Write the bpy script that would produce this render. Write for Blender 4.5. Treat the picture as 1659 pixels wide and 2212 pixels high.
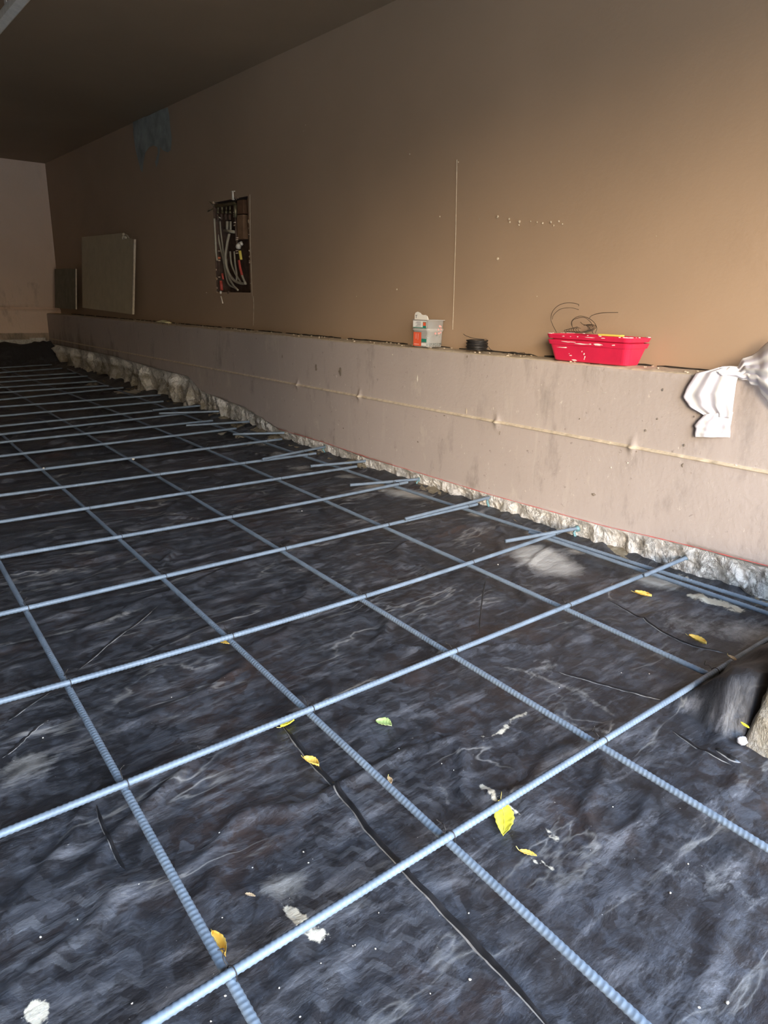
import bpy, math, random
import numpy as np
from mathutils import Matrix, Vector
random.seed(7)
rng = np.random.default_rng(11)
for o in list(bpy.data.objects): bpy.data.objects.remove(o, do_unlink=True)
scn = bpy.context.scene
C = scn.collection

# ------------------------------------------------------------------ camera
FPX, YAW, PIT, ROL, HC = 1533.635, 0.68965, -0.288516, 0.022085, 0.84127
def cam_axes():
    cy, sy = math.cos(YAW), math.sin(YAW); cp, sp = math.cos(PIT), math.sin(PIT); cr, sr = math.cos(ROL), math.sin(ROL)
    f = np.array([sy*cp, cy*cp, sp]); r = np.array([cy, -sy, 0.0]); u = np.cross(r, f)
    return r*cr + u*sr, -r*sr + u*cr, f
RT, UP, FW = cam_axes()
cam_d = bpy.data.cameras.new('camera'); cam = bpy.data.objects.new('camera', cam_d); C.objects.link(cam)
cam_d.sensor_fit = 'HORIZONTAL'; cam_d.sensor_width = 36; cam_d.lens = FPX/1659*36
cam_d.clip_start = .02; cam_d.clip_end = 200
cam.matrix_world = Matrix(((RT[0], UP[0], -FW[0], 0), (RT[1], UP[1], -FW[1], 0), (RT[2], UP[2], -FW[2], HC), (0, 0, 0, 1)))
scn.camera = cam

# ------------------------------------------------------------------ world, light, exposure
scn.view_settings.view_transform = 'Standard'; scn.view_settings.look = 'None'
scn.view_settings.gamma = 1; scn.view_settings.use_curve_mapping = False
scn.view_settings.exposure = 0.16
SKY = 16.5
w = bpy.data.worlds.new('world'); scn.world = w; w.use_nodes = True
nt = w.node_tree; nt.nodes.clear()
tc = nt.nodes.new('ShaderNodeTexCoord'); sx = nt.nodes.new('ShaderNodeSeparateXYZ'); nt.links.new(tc.outputs['Generated'], sx.inputs[0])
rp = nt.nodes.new('ShaderNodeValToRGB'); nt.links.new(sx.outputs['Z'], rp.inputs[0])
e = rp.color_ramp.elements
e[0].position = 0.0; e[0].color = (.26, .20, .13, 1)
e[1].position = 1.0; e[1].color = (.40, .58, 1.0, 1)
for p, c in ((.06, (.34, .27, .18, 1)), (.16, (.50, .44, .36, 1)), (.30, (.78, .86, 1.0, 1)), (.44, (.80, .98, 1.25, 1)), (.65, (.52, .74, 1.1, 1))):
    k = e.new(p); k.color = c
bg = nt.nodes.new('ShaderNodeBackground'); bg.inputs['Strength'].default_value = SKY
nt.links.new(rp.outputs[0], bg.inputs[0])
wo = nt.nodes.new('ShaderNodeOutputWorld'); nt.links.new(bg.outputs[0], wo.inputs[0])

sun_d = bpy.data.lights.new('low_sun', 'SUN'); sun_d.energy = 3.3; sun_d.angle = math.radians(16); sun_d.color = (1.0, .80, .57)
sun = bpy.data.objects.new('low_sun', sun_d); C.objects.link(sun)
sun.rotation_euler = Vector((.70, .70, -.175)).to_track_quat('-Z', 'Y').to_euler()      # the way its light travels

# ------------------------------------------------------------------ place constants (metres)
XF, XB = 2.10, 2.24          # front of the low concrete wall, face of the painted wall
ZL, ZC = .65, 2.07           # ledge, ceiling
YD, YE = -.80, 8.08          # doorway, far wall
XL = -3.4                    # left wall
SL = .019                    # fall of the floor
def ray(px, py): return FW + RT*(px-829.5)/FPX - UP*(py-1106)/FPX
def onx(px, py, x):
    d = ray(px, py); return Vector(d*(x/d[0]) + np.array([0, 0, HC]))
def onf(px, py, h=0.0):
    d = ray(px, py); k = (h-HC)/(d[2]-SL*d[1]); return Vector(d*k + np.array([0, 0, HC]))

# ------------------------------------------------------------------ numeric noise
def vnoise(x, y, seed=0):
    xi = np.floor(x).astype(np.int64); yi = np.floor(y).astype(np.int64); fx = x-xi; fy = y-yi
    fx = fx*fx*(3-2*fx); fy = fy*fy*(3-2*fy)
    def h(a, b):
        n = (a*374761393 + b*668265263 + seed*974634777) & 0xffffffff
        n = ((n ^ (n >> 13))*1274126177) & 0xffffffff
        return ((n ^ (n >> 16)) & 0xffff)/65535.0
    return (h(xi, yi)*(1-fx)+h(xi+1, yi)*fx)*(1-fy) + (h(xi, yi+1)*(1-fx)+h(xi+1, yi+1)*fx)*fy
def fbm(x, y, o=4, seed=0):
    s = 0; a = .5
    for k in range(o): s = s + a*vnoise(x*2**k, y*2**k, seed+k); a *= .5
    return s/(1-.5**o)
def sstep(a, b, x):
    t = np.clip((x-a)/(b-a), 0, 1); return t*t*(3-2*t)

# ------------------------------------------------------------------ helpers
def link(o, parent=None):
    C.objects.link(o)
    if parent is not None: o.parent = parent
    return o
def mesh(name, V, F, mats, parent=None, smooth=True, mi=None, attrs=None):
    me = bpy.data.meshes.new(name)
    V = np.asarray(V, dtype=np.float32)
    me.from_pydata(V.tolist() if len(V) < 60000 else V, [], F if not isinstance(F, np.ndarray) else F.tolist())
    for m in (mats if isinstance(mats, (list, tuple)) else [mats]): me.materials.append(m)
    if smooth: me.polygons.foreach_set('use_smooth', [True]*len(me.polygons))
    if mi is not None: me.polygons.foreach_set('material_index', list(mi))
    if attrs:
        for k, v in attrs.items():
            a = me.attributes.new(k, 'FLOAT', 'POINT'); a.data.foreach_set('value', np.asarray(v, dtype=np.float32))
    me.update()
    return link(bpy.data.objects.new(name, me), parent)
def rebase(o, p):
    """shift the mesh so that the object's origin sits at p"""
    p = Vector(p); o.data.transform(Matrix.Translation(-p)); o.location = p; return o
def empty(name, loc, rz=0.0):
    o = bpy.data.objects.new(name, None); o.location = loc; o.rotation_euler = (0, 0, rz); o.empty_display_size = .05
    return link(o)
def tag(o, label=None, cat=None, group=None, kind=None):
    if label: o['label'] = label
    if cat: o['category'] = cat
    if group: o['group'] = group
    if kind: o['kind'] = kind
    return o
def grid_faces(nu, nv, closed_v=False):
    i = np.arange(nu-1)[:, None]; j = np.arange(nv if closed_v else nv-1)[None, :]; j2 = (j+1) % nv
    a = i*nv+j; b = i*nv+j2; c = (i+1)*nv+j2; d = (i+1)*nv+j
    return np.stack([a, b, c, d], -1).reshape(-1, 4)
class MB:
    def __init__(s): s.V = []; s.F = []; s.M = []
    def add(s, V, F, m=0):
        n = len(s.V); s.V += [tuple(v) for v in V]; s.F += [tuple(int(i)+n for i in f) for f in F]; s.M += [m]*len(F)
    def box(s, lo, hi, m=0, bev=0.0):
        x0, y0, z0 = lo; x1, y1, z1 = hi
        s.add([(x0,y0,z0),(x1,y0,z0),(x1,y1,z0),(x0,y1,z0),(x0,y0,z1),(x1,y0,z1),(x1,y1,z1),(x0,y1,z1)],
              [(0,3,2,1),(4,5,6,7),(0,1,5,4),(1,2,6,5),(2,3,7,6),(3,0,4,7)], m)
    def tube(s, pts, r, n=8, m=0, caps=True):
        pts = [Vector(p) for p in pts]; rs = r if isinstance(r, (list, tuple)) else [r]*len(pts)
        V = []; up = None
        for i, p in enumerate(pts):
            t = (pts[min(i+1, len(pts)-1)]-pts[max(i-1, 0)]).normalized()
            if up is None: up = t.orthogonal().normalized()
            a = (up - t*up.dot(t))
            a = a.normalized() if a.length > 1e-6 else t.orthogonal().normalized()
            b = t.cross(a); up = a
            for k in range(n):
                an = 2*math.pi*k/n; V.append(p + (a*math.cos(an)+b*math.sin(an))*rs[i])
        F = [tuple(f) for f in grid_faces(len(pts), n, True)]
        if caps: F += [tuple(range(n))[::-1], tuple(range((len(pts)-1)*n, len(pts)*n))]
        s.add(V, F, m)
    def rings(s, rings, m=0, cap0=True, cap1=True):
        n = len(rings[0]); V = [p for r in rings for p in r]; F = [tuple(f) for f in grid_faces(len(rings), n, True)]
        if cap0: F.append(tuple(range(n))[::-1])
        if cap1: F.append(tuple(range((len(rings)-1)*n, len(rings)*n)))
        s.add(V, F, m)
    def blob(s, c, r, m=0, seed=0, n=6, flat=1.0):
        V = []; F = []; R = random.Random(seed)
        rows = n//2+1
        for i in range(rows+1):
            th = math.pi*i/rows
            for k in range(n):
                ph = 2*math.pi*k/n; q = r*(0.75+.5*R.random())
                V.append((c[0]+q*math.sin(th)*math.cos(ph), c[1]+q*math.sin(th)*math.sin(ph), c[2]+q*math.cos(th)*flat))
        F = [tuple(f) for f in grid_faces(rows+1, n, True)]
        s.add(V, F, m)
    def build(s, name, mats, parent=None, smooth=True, attrs=None):
        return mesh(name, s.V, s.F, mats, parent, smooth, s.M if any(s.M) else None, attrs)
def bevel(o, wd=.002, seg=2):
    m = o.modifiers.new('bevel', 'BEVEL'); m.width = wd; m.segments = seg; m.limit_method = 'ANGLE'; return o
def smoothpath(pts, n=8):
    """Catmull-Rom through the points"""
    P = [Vector(p) for p in pts]; P = [P[0]*2-P[1]] + P + [P[-1]*2-P[-2]]; out = []
    for i in range(1, len(P)-2):
        for k in range(n):
            t = k/n
            out.append(.5*((2*P[i]) + (P[i+1]-P[i-1])*t + (2*P[i-1]-5*P[i]+4*P[i+1]-P[i+2])*t*t + (3*P[i]-P[i-1]-3*P[i+1]+P[i+2])*t**3))
    out.append(P[-2]); return out

# ------------------------------------------------------------------ materials
def newmat(name):
    m = bpy.data.materials.new(name); m.use_nodes = True; nt = m.node_tree
    b = nt.nodes['Principled BSDF']; return m, nt, b
def N(nt, t, **kw):
    n = nt.nodes.new(t)
    for k, v in kw.items():
        if hasattr(n, k): setattr(n, k, v)
        else: n.inputs[k].default_value = v
    return n
def noise(nt, scale, detail=6, rough=.55, vec=None, dist=0.0):
    n = N(nt, 'ShaderNodeTexNoise'); n.inputs['Scale'].default_value = scale; n.inputs['Detail'].default_value = detail
    n.inputs['Roughness'].default_value = rough; n.inputs['Distortion'].default_value = dist
    if vec is not None: nt.links.new(vec, n.inputs['Vector'])
    return n.outputs['Fac']
def ramp(nt, fac, stops, interp='LINEAR'):
    r = N(nt, 'ShaderNodeValToRGB'); r.color_ramp.interpolation = interp; e = r.color_ramp.elements
    while len(e) < len(stops): e.new(.5)
    for k, (p, c) in zip(e, stops):
        k.position = p; k.color = (c, c, c, 1) if not isinstance(c, tuple) else (*c, 1)
    nt.links.new(fac, r.inputs[0]); return r.outputs[0]
def mix(nt, fac, a, b, mode='MIX'):
    m = N(nt, 'ShaderNodeMix', data_type='RGBA', blend_type=mode)
    for s, v in ((0, fac), (6, a), (7, b)):
        if isinstance(v, (int, float)): m.inputs[s].default_value = v
        elif isinstance(v, tuple): m.inputs[s].default_value = (*v, 1)
        else: nt.links.new(v, m.inputs[s])
    return m.outputs[2]
def mth(nt, op, a, b=None, c=None, clamp=False):
    m = N(nt, 'ShaderNodeMath', operation=op, use_clamp=clamp)
    for i, v in enumerate((a, b, c)):
        if v is None: continue
        if isinstance(v, (int, float)): m.inputs[i].default_value = v
        else: nt.links.new(v, m.inputs[i])
    return m.outputs[0]
def objco(nt, scale=(1, 1, 1), rot=(0, 0, 0)):
    t = N(nt, 'ShaderNodeTexCoord'); mp = N(nt, 'ShaderNodeMapping'); mp.inputs['Scale'].default_value = scale
    mp.inputs['Rotation'].default_value = rot
    nt.links.new(t.outputs['Object'], mp.inputs[0]); return mp.outputs[0]
def bump(nt, b, h, st=.3, d=.002):
    n = N(nt, 'ShaderNodeBump'); n.inputs['Strength'].default_value = st; n.inputs['Distance'].default_value = d
    nt.links.new(h, n.inputs['Height']); nt.links.new(n.outputs[0], b.inputs['Normal'])
def simple(name, col, rough=.6, metal=0.0, var=.12, scale=30, bmp=.15, spec=.5):
    m, nt, b = newmat(name); v = objco(nt); n = noise(nt, scale, 5, .6, v)
    c = ramp(nt, n, [(.3, tuple(x*(1-var) for x in col)), (.7, tuple(min(1, x*(1+var)) for x in col))])
    nt.links.new(c, b.inputs['Base Color']); b.inputs['Roughness'].default_value = rough; b.inputs['Metallic'].default_value = metal
    b.inputs['Specular IOR Level'].default_value = spec
    if bmp: bump(nt, b, noise(nt, scale*3, 3, .5, v), bmp, .001)
    return m
M = {}
def wallpaint(name, col, stain=.0):
    m, nt, b = newmat(name); v = objco(nt)
    big = noise(nt, 1.1, 4, .5, v); fine = noise(nt, 60, 4, .6, v)
    c = ramp(nt, big, [(.3, tuple(x*.90 for x in col)), (.7, tuple(x*1.07 for x in col))])
    if stain:
        vs = objco(nt, (1, 1.0, .35)); s = noise(nt, 7, 8, .7, vs)
        c = mix(nt, ramp(nt, s, [(.57, 0.0), (.72, .6*stain)]), c, tuple(x*.52 for x in col))
        s2 = noise(nt, 5, 9, .72, objco(nt, (1, 1, .5), (.3, 0, 0)))
        c = mix(nt, ramp(nt, s2, [(.60, 0.0), (.76, .6*stain)]), c, (.60, .55, .46))
        p = noise(nt, 38, 5, .65, v)
        c = mix(nt, ramp(nt, p, [(.66, 0.0), (.72, .6*stain)]), c, (.15, .12, .10))
        c = mix(nt, ramp(nt, noise(nt, 46, 6, .7, objco(nt, (1, 1, .7), (.2, .1, 0))), [(.64, 0.0), (.70, .7*stain)]), c, (.62, .57, .50))
        c = mix(nt, ramp(nt, noise(nt, 14, 6, .6, objco(nt, (1, 1.6, .16), (.04, 0, 0))), [(.60, 0.0), (.76, .22*stain)]), c, (.58, .53, .46))
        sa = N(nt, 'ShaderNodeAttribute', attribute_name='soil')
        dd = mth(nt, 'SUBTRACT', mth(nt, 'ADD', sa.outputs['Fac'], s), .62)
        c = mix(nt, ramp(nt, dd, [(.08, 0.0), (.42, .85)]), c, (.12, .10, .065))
    nt.links.new(c, b.inputs['Base Color']); b.inputs['Roughness'].default_value = .62
    b.inputs['Specular IOR Level'].default_value = .3
    bump(nt, b, mth(nt, 'ADD', fine, mth(nt, 'MULTIPLY', noise(nt, 7, 5, .6, v), 2.0)), .25 if not stain else .5, .003)
    return m
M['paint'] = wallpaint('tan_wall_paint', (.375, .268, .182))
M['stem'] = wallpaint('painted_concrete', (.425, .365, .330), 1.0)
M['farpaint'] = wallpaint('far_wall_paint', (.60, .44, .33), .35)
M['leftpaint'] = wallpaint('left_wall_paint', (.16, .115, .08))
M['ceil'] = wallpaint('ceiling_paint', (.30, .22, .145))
M['plaster'] = simple('plaster', (.62, .58, .50), .9, var=.2, scale=25)
M['patchp'] = simple('pale_filler', (.26, .28, .26), .9, var=.3, scale=9)
M['seam'] = simple('joint_filler', (.50, .42, .31), .9, var=.25, scale=40)
M['chalk'] = simple('red_chalk', (.55, .10, .09), .9, var=.25, scale=60)
# chipped concrete
m, nt, b = newmat('chipped_concrete'); v = objco(nt)
n1 = noise(nt, 16, 8, .65, v); n2 = noise(nt, 70, 6, .7, v)
c = ramp(nt, n1, [(.22, (.42, .38, .32)), (.36, (.66, .63, .57)), (.62, (.84, .81, .76))])
c = mix(nt, ramp(nt, n2, [(.64, 0.0), (.74, .5)]), c, (.13, .11, .08))
fis = mth(nt, 'ABSOLUTE', mth(nt, 'SUBTRACT', noise(nt, 19, 7, .68, objco(nt, (1, 1, .55), (.5, 0, 0)), .8), .5))
fm = ramp(nt, noise(nt, 9, 3, .5, v), [(.42, 0.0), (.56, 1.0)])
c = mix(nt, mth(nt, 'MULTIPLY', ramp(nt, fis, [(.0, .75), (.018, 0.0)]), fm), c, (.10, .085, .06))  # shade inside the cracks painted as dark lines
at = N(nt, 'ShaderNodeAttribute', attribute_name='soil')
sm = mth(nt, 'SUBTRACT', mth(nt, 'ADD', at.outputs['Fac'], mth(nt, 'MULTIPLY', n1, .9)), .75)
c = mix(nt, ramp(nt, sm, [(.16, 0.0), (.38, .85)]), c, (.33, .275, .18))
nt.links.new(c, b.inputs['Base Color']); b.inputs['Roughness'].default_value = .9
bump(nt, b, mth(nt, 'ADD', mth(nt, 'MULTIPLY', ramp(nt, fis, [(.0, 0.0), (.04, 1.0)]), .35), mth(nt, 'ADD', n2, mth(nt, 'MULTIPLY', n1, 2.0))), 1.0, .010); M['chip'] = m
# soil
m, nt, b = newmat('damp_soil'); v = objco(nt); n1 = noise(nt, 30, 8, .7, v)
nt.links.new(ramp(nt, n1, [(.3, (.13, .10, .065)), (.55, (.27, .225, .15)), (.75, (.42, .36, .26))]), b.inputs['Base Color'])
b.inputs['Roughness'].default_value = .95; bump(nt, b, noise(nt, 120, 5, .7, v), .9, .006); M['soil'] = m
# membrane
m, nt, b = newmat('black_plastic_membrane'); v = objco(nt)
streak = noise(nt, 7.5, 10, .72, objco(nt, (.75, 3.0, 1), (0, 0, -.22)), .12)
mott = noise(nt, 34, 9, .70, v, .3); speck = noise(nt, 210, 3, .6, v); large = noise(nt, 1.6, 4, .6, v)
# boot and tyre prints: zigzag bars kept to noisy patches
sp = N(nt, 'ShaderNodeSeparateXYZ'); nt.links.new(objco(nt, (1, 1, 1), (0, 0, .5)), sp.inputs[0])
zz = mth(nt, 'PINGPONG', mth(nt, 'MULTIPLY', sp.outputs['X'], 22.0), .5)
zf = mth(nt, 'PINGPONG', mth(nt, 'ADD', mth(nt, 'MULTIPLY', sp.outputs['Y'], 30.0), zz), .5)
zig = ramp(nt, mth(nt, 'ADD', zf, mth(nt, 'MULTIPLY', mth(nt, 'SUBTRACT', mott, .5), .35)), [(.26, 0.0), (.33, 1.0)])
pm = ramp(nt, noise(nt, 3.7, 2, .4, objco(nt, (1, 1, 1), (0, 0, 1.1))), [(.50, 0.0), (.60, 1.0)])
zig = mth(nt, 'MULTIPLY', zig, pm)
ad = N(nt, 'ShaderNodeAttribute', attribute_name='dust'); asd = N(nt, 'ShaderNodeAttribute', attribute_name='sand')
c = ramp(nt, large, [(.35, (.012, .013, .016)), (.65, (.022, .021, .023))])
c = mix(nt, ramp(nt, noise(nt, 2.7, 6, .6, objco(nt, (1, 1, 1), (0, 0, .9))), [(.50, 0.0), (.66, .75)]), c, (.042, .026, .021))
c = mix(nt, ramp(nt, mott, [(.47, 0.0), (.62, .85)]), c, (.044, .048, .058))
vo = N(nt, 'ShaderNodeTexVoronoi'); vo.inputs['Scale'].default_value = 34; vo.inputs['Randomness'].default_value = 1.0
dv = N(nt, 'ShaderNodeVectorMath', operation='MULTIPLY_ADD'); nz = N(nt, 'ShaderNodeTexNoise'); nz.inputs['Scale'].default_value = 22; nz.inputs['Detail'].default_value = 4; nt.links.new(v, nz.inputs['Vector'])
nt.links.new(nz.outputs['Color'], dv.inputs[0]); dv.inputs[1].default_value = (.035, .035, 0); nt.links.new(v, dv.inputs[2]); nt.links.new(dv.outputs[0], vo.inputs['Vector'])
sv = N(nt, 'ShaderNodeSeparateColor'); nt.links.new(vo.outputs['Color'], sv.inputs[0])
c = mix(nt, mth(nt, 'MULTIPLY', ramp(nt, sv.outputs[0], [(.52, 0.0), (.95, .75)]), ramp(nt, noise(nt, 6, 4, .6, v), [(.42, .15), (.62, 1.0)])), c, (.062, .066, .077))
c = mix(nt, ramp(nt, streak, [(.53, 0.0), (.66, .85)]), c, (.125, .125, .135))
cr_ = mth(nt, 'ABSOLUTE', mth(nt, 'SUBTRACT', noise(nt, 2.4, 5, .55, objco(nt, (.55, 1.9, 1), (0, 0, -.35)), .5), .5))
crm = ramp(nt, noise(nt, 4, 3, .5, v), [(.45, 0.0), (.6, 1.0)])
c = mix(nt, mth(nt, 'MULTIPLY', ramp(nt, cr_, [(.0, .55), (.010, 0.0)]), crm), c, (.30, .29, .27))
c = mix(nt, mth(nt, 'MULTIPLY', mth(nt, 'MULTIPLY', zig, ramp(nt, noise(nt, 14, 4, .6, v), [(.42, .1), (.6, 1.0)])), .30), c, (.13, .135, .145))
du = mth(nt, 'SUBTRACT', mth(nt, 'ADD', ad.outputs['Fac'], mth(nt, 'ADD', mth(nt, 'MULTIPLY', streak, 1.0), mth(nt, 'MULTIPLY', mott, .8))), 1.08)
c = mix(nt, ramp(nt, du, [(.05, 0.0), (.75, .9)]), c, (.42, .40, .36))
sd = mth(nt, 'ADD', asd.outputs['Fac'], mth(nt, 'MULTIPLY', mth(nt, 'SUBTRACT', mott, .5), 1.7))
c = mix(nt, ramp(nt, sd, [(.42, 0.0), (.60, 1.0)]), c, (.56, .51, .40))
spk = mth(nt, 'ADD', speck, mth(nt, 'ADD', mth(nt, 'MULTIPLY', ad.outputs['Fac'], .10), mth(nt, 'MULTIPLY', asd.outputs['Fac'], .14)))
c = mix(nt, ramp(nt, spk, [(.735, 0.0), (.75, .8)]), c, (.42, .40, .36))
acl = N(nt, 'ShaderNodeAttribute', attribute_name='clean')
c = mix(nt, acl.outputs['Fac'], c, (.018, .018, .021))
nt.links.new(c, b.inputs['Base Color'])
rg_ = N(nt, 'ShaderNodeMath', operation='ADD')
nt.links.new(ramp(nt, mth(nt, 'ADD', mth(nt, 'MULTIPLY', streak, .5), mth(nt, 'MULTIPLY', mott, .5)), [(.3, .34), (.62, .62)]), rg_.inputs[0])
rg_.inputs[1].default_value = 0.0
nt.links.new(mth(nt, 'MAXIMUM', rg_.outputs[0], mth(nt, 'MULTIPLY', acl.outputs['Fac'], .75)), b.inputs['Roughness'])
b.inputs['Specular IOR Level'].default_value = .5
bump(nt, b, mth(nt, 'ADD', mth(nt, 'MULTIPLY', noise(nt, 9, 5, .55, objco(nt, (1, 2.4, 1), (0, 0, -.3)), .3), 3.0), mth(nt, 'ADD', mott, mth(nt, 'MULTIPLY', zig, .2))), .45, .006)
M['membrane'] = m
m, nt, b = newmat('membrane_fold_film'); b.inputs['Base Color'].default_value = (.010, .010, .012, 1); b.inputs['Roughness'].default_value = .33
n1 = noise(nt, 40, 4, .6, objco(nt)); nt.links.new(ramp(nt, n1, [(.3, (.009, .009, .010)), (.7, (.022, .022, .024))]), b.inputs['Base Color']); M['fold'] = m
M['folddust'] = simple('dusty_fold_edge', (.17, .165, .16), .7, var=.5, scale=30)  # light catching the edge of a fold, painted as a pale strip
# steel
m, nt, b = newmat('rebar_steel'); v = objco(nt); n1 = noise(nt, 14, 6, .6, v); n2 = noise(nt, 120, 4, .6, v)
c = ramp(nt, n1, [(.3, (.135, .175, .22)), (.7, (.21, .265, .325))])
c = mix(nt, ramp(nt, n2, [(.62, 0.0), (.8, .5)]), c, (.17, .12, .09))
nt.links.new(c, b.inputs['Base Color']); b.inputs['Roughness'].default_value = .52; b.inputs['Metallic'].default_value = .18
bump(nt, b, n2, .12, .0005); M['steel'] = m
M['wire'] = simple('tie_wire', (.05, .045, .042), .5, .6, var=.3)
M['rustwire'] = simple('loose_wire', (.10, .075, .055), .55, .5, var=.3)
M['epoxy'] = simple('teal_anchor_adhesive', (.13, .25, .27), .5, var=.35, scale=60)
M['hole'] = simple('drill_hole_shadow', (.03, .05, .055), .9)
M['gap'] = simple('open_joint', (.022, .017, .012), .95)
M['red'] = simple('red_plastic', (.62, .020, .065), .38, var=.1, scale=18)
M['mud'] = simple('dried_plaster_smear', (.74, .66, .62), .9, var=.12, scale=60)
M['yellow'] = simple('yellow_plastic', (.75, .62, .12), .5)
M['wood'] = simple('old_timber', (.17, .085, .045), .85, var=.3, scale=18)
M['wood2'] = simple('timber_block', (.27, .155, .085), .85, var=.25, scale=22)
M['brass'] = simple('dull_brass', (.20, .17, .10), .45, .7, var=.3)
M['coupling'] = simple('bright_coupling', (.62, .50, .38), .35, .5)
M['orange'] = simple('orange_band', (.75, .22, .10), .5)
M['pex'] = simple('grey_pipe', (.36, .32, .24), .5, var=.15)
M['redpipe'] = simple('red_pipe', (.45, .07, .05), .5)
M['whiteval'] = simple('white_valve', (.60, .56, .48), .5)
M['dark'] = simple('cavity_lining', (.10, .062, .045), .95, var=.4)
M['gyp'] = simple('painted_board', (.50, .43, .29), .85, var=.08, scale=12)
M['gypedge'] = simple('board_edge', (.50, .43, .32), .9, var=.2, scale=40)
M['dkboard'] = simple('dark_board', (.19, .175, .13), .85, var=.2, scale=12)
M['cloth'] = None
m, nt, b = newmat('white_cotton'); v = objco(nt)
spx = N(nt, 'ShaderNodeSeparateXYZ'); nt.links.new(v, spx.inputs[0])
at = N(nt, 'ShaderNodeAttribute', attribute_name='stripe')
c = mix(nt, ramp(nt, at.outputs['Fac'], [(.35, 0.0), (.75, .55)]), (.88, .88, .90), (.72, .70, .84))
nt.links.new(c, b.inputs['Base Color']); b.inputs['Roughness'].default_value = .9; b.inputs['Specular IOR Level'].default_value = .1
bump(nt, b, noise(nt, 300, 3, .5, v), .15, .001); M['cloth'] = m
def leafmat(name, c1, c2):
    m, nt, b = newmat(name); v = objco(nt); n = noise(nt, 45, 5, .6, v)
    nt.links.new(ramp(nt, n, [(.35, c1), (.7, c2)]), b.inputs['Base Color']); b.inputs['Roughness'].default_value = .45
    bump(nt, b, noise(nt, 160, 3, .5, v), .3, .001); return m
M['lf_y'] = leafmat('yellow_leaf', (.80, .66, .04), (.86, .78, .10))
M['lf_o'] = leafmat('golden_leaf', (.78, .46, .07), (.85, .62, .16))
M['lf_g'] = leafmat('green_leaf', (.36, .50, .16), (.50, .60, .24))
M['lf_t'] = leafmat('dry_leaf', (.52, .36, .20), (.68, .52, .34))
M['stem_l'] = simple('leaf_stalk', (.62, .52, .16), .6)
m, nt, b = newmat('clear_tub_plastic'); b.inputs['Base Color'].default_value = (.88, .86, .80, 1)
b.inputs['Roughness'].default_value = .22; b.inputs['Transmission Weight'].default_value = .62; b.inputs['IOR'].default_value = 1.2
n1 = noise(nt, 20, 3, .5, objco(nt)); nt.links.new(ramp(nt, n1, [(.3, (.82, .80, .74)), (.7, (.92, .91, .87))]), b.inputs['Base Color']); M['tub'] = m
M['white'] = simple('white_plastic', (.80, .77, .70), .45, var=.04)
M['labelw'] = simple('label_white', (.78, .77, .74), .5, var=.04)
M['labelo'] = simple('label_orange', (.78, .12, .05), .5, var=.06)
M['labelg'] = simple('label_green', (.02, .20, .14), .5)
M['labelk'] = simple('label_ink', (.04, .04, .05), .5)
M['pink'] = simple('pink_marks', (.80, .42, .38), .6)
M['zinc'] = simple('zinc_screws', (.33, .36, .35), .38, .55, var=.45, scale=160)
M['galv'] = simple('galvanised_rail', (.80, .78, .72), .5, .15)
M['glove'] = simple('pale_yellow_scrap', (.75, .70, .42), .7)
M['ground'] = simple('driveway_gravel', (.42, .36, .27), .95, var=.2, scale=6)

# ================================================================== the setting
def struct(o): o['kind'] = 'structure'; return o
# floor under the membrane (tilted a little like the membrane)
mb = MB(); mb.add([(XL, YD, SL*YD-.03), (XB+.3, YD, SL*YD-.03), (XB+.3, YE, SL*YE-.03), (XL, YE, SL*YE-.03)], [(0, 1, 2, 3)])
mb.add([(XL, YD, SL*YD-.23), (XB+.3, YD, SL*YD-.23), (XB+.3, YE, SL*YE-.23), (XL, YE, SL*YE-.23)], [(3, 2, 1, 0)])
struct(mb.build('floor', M['soil'], smooth=False))
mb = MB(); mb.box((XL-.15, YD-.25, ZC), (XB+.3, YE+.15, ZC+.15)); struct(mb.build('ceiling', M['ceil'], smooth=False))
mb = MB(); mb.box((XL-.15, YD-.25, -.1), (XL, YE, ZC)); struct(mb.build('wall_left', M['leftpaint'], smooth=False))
# front wall round the doorway (behind the camera)
DX0, DX1, DZ = -1.5, 2.05, 1.80
mb = MB(); mb.box((XL, YD-.25, -.1), (DX0, YD, ZC)); mb.box((DX1, YD-.25, -.1), (XB+.25, YD, ZC)); mb.box((DX0, YD-.25, DZ), (DX1, YD, ZC))
struct(mb.build('wall_front', M['paint'], smooth=False))
mb = MB(); mb.add([(-25, -30, -.06), (25, -30, -.06), (25, YD-.25, -.06), (-25, YD-.25, -.06)], [(0, 1, 2, 3)])
struct(mb.build('ground', M['ground'], smooth=False))

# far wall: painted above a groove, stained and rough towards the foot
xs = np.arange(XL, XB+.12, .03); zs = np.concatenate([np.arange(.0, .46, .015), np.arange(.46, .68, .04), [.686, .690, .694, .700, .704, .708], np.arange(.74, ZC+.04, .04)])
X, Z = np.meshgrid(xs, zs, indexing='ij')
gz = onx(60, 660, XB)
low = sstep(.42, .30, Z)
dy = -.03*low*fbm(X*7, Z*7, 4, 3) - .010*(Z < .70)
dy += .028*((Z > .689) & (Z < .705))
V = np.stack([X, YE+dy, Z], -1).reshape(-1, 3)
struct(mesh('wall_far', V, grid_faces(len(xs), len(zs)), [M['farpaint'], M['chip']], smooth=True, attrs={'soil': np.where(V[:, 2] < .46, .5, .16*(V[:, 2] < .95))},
     mi=[1 if zs[k % (len(zs)-1)] + .09*float(fbm(np.array([k//(len(zs)-1)*.2]), np.array([0.]), 3, 5)[0]) < .43 else 0 for k in range((len(xs)-1)*(len(zs)-1))]))

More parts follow.
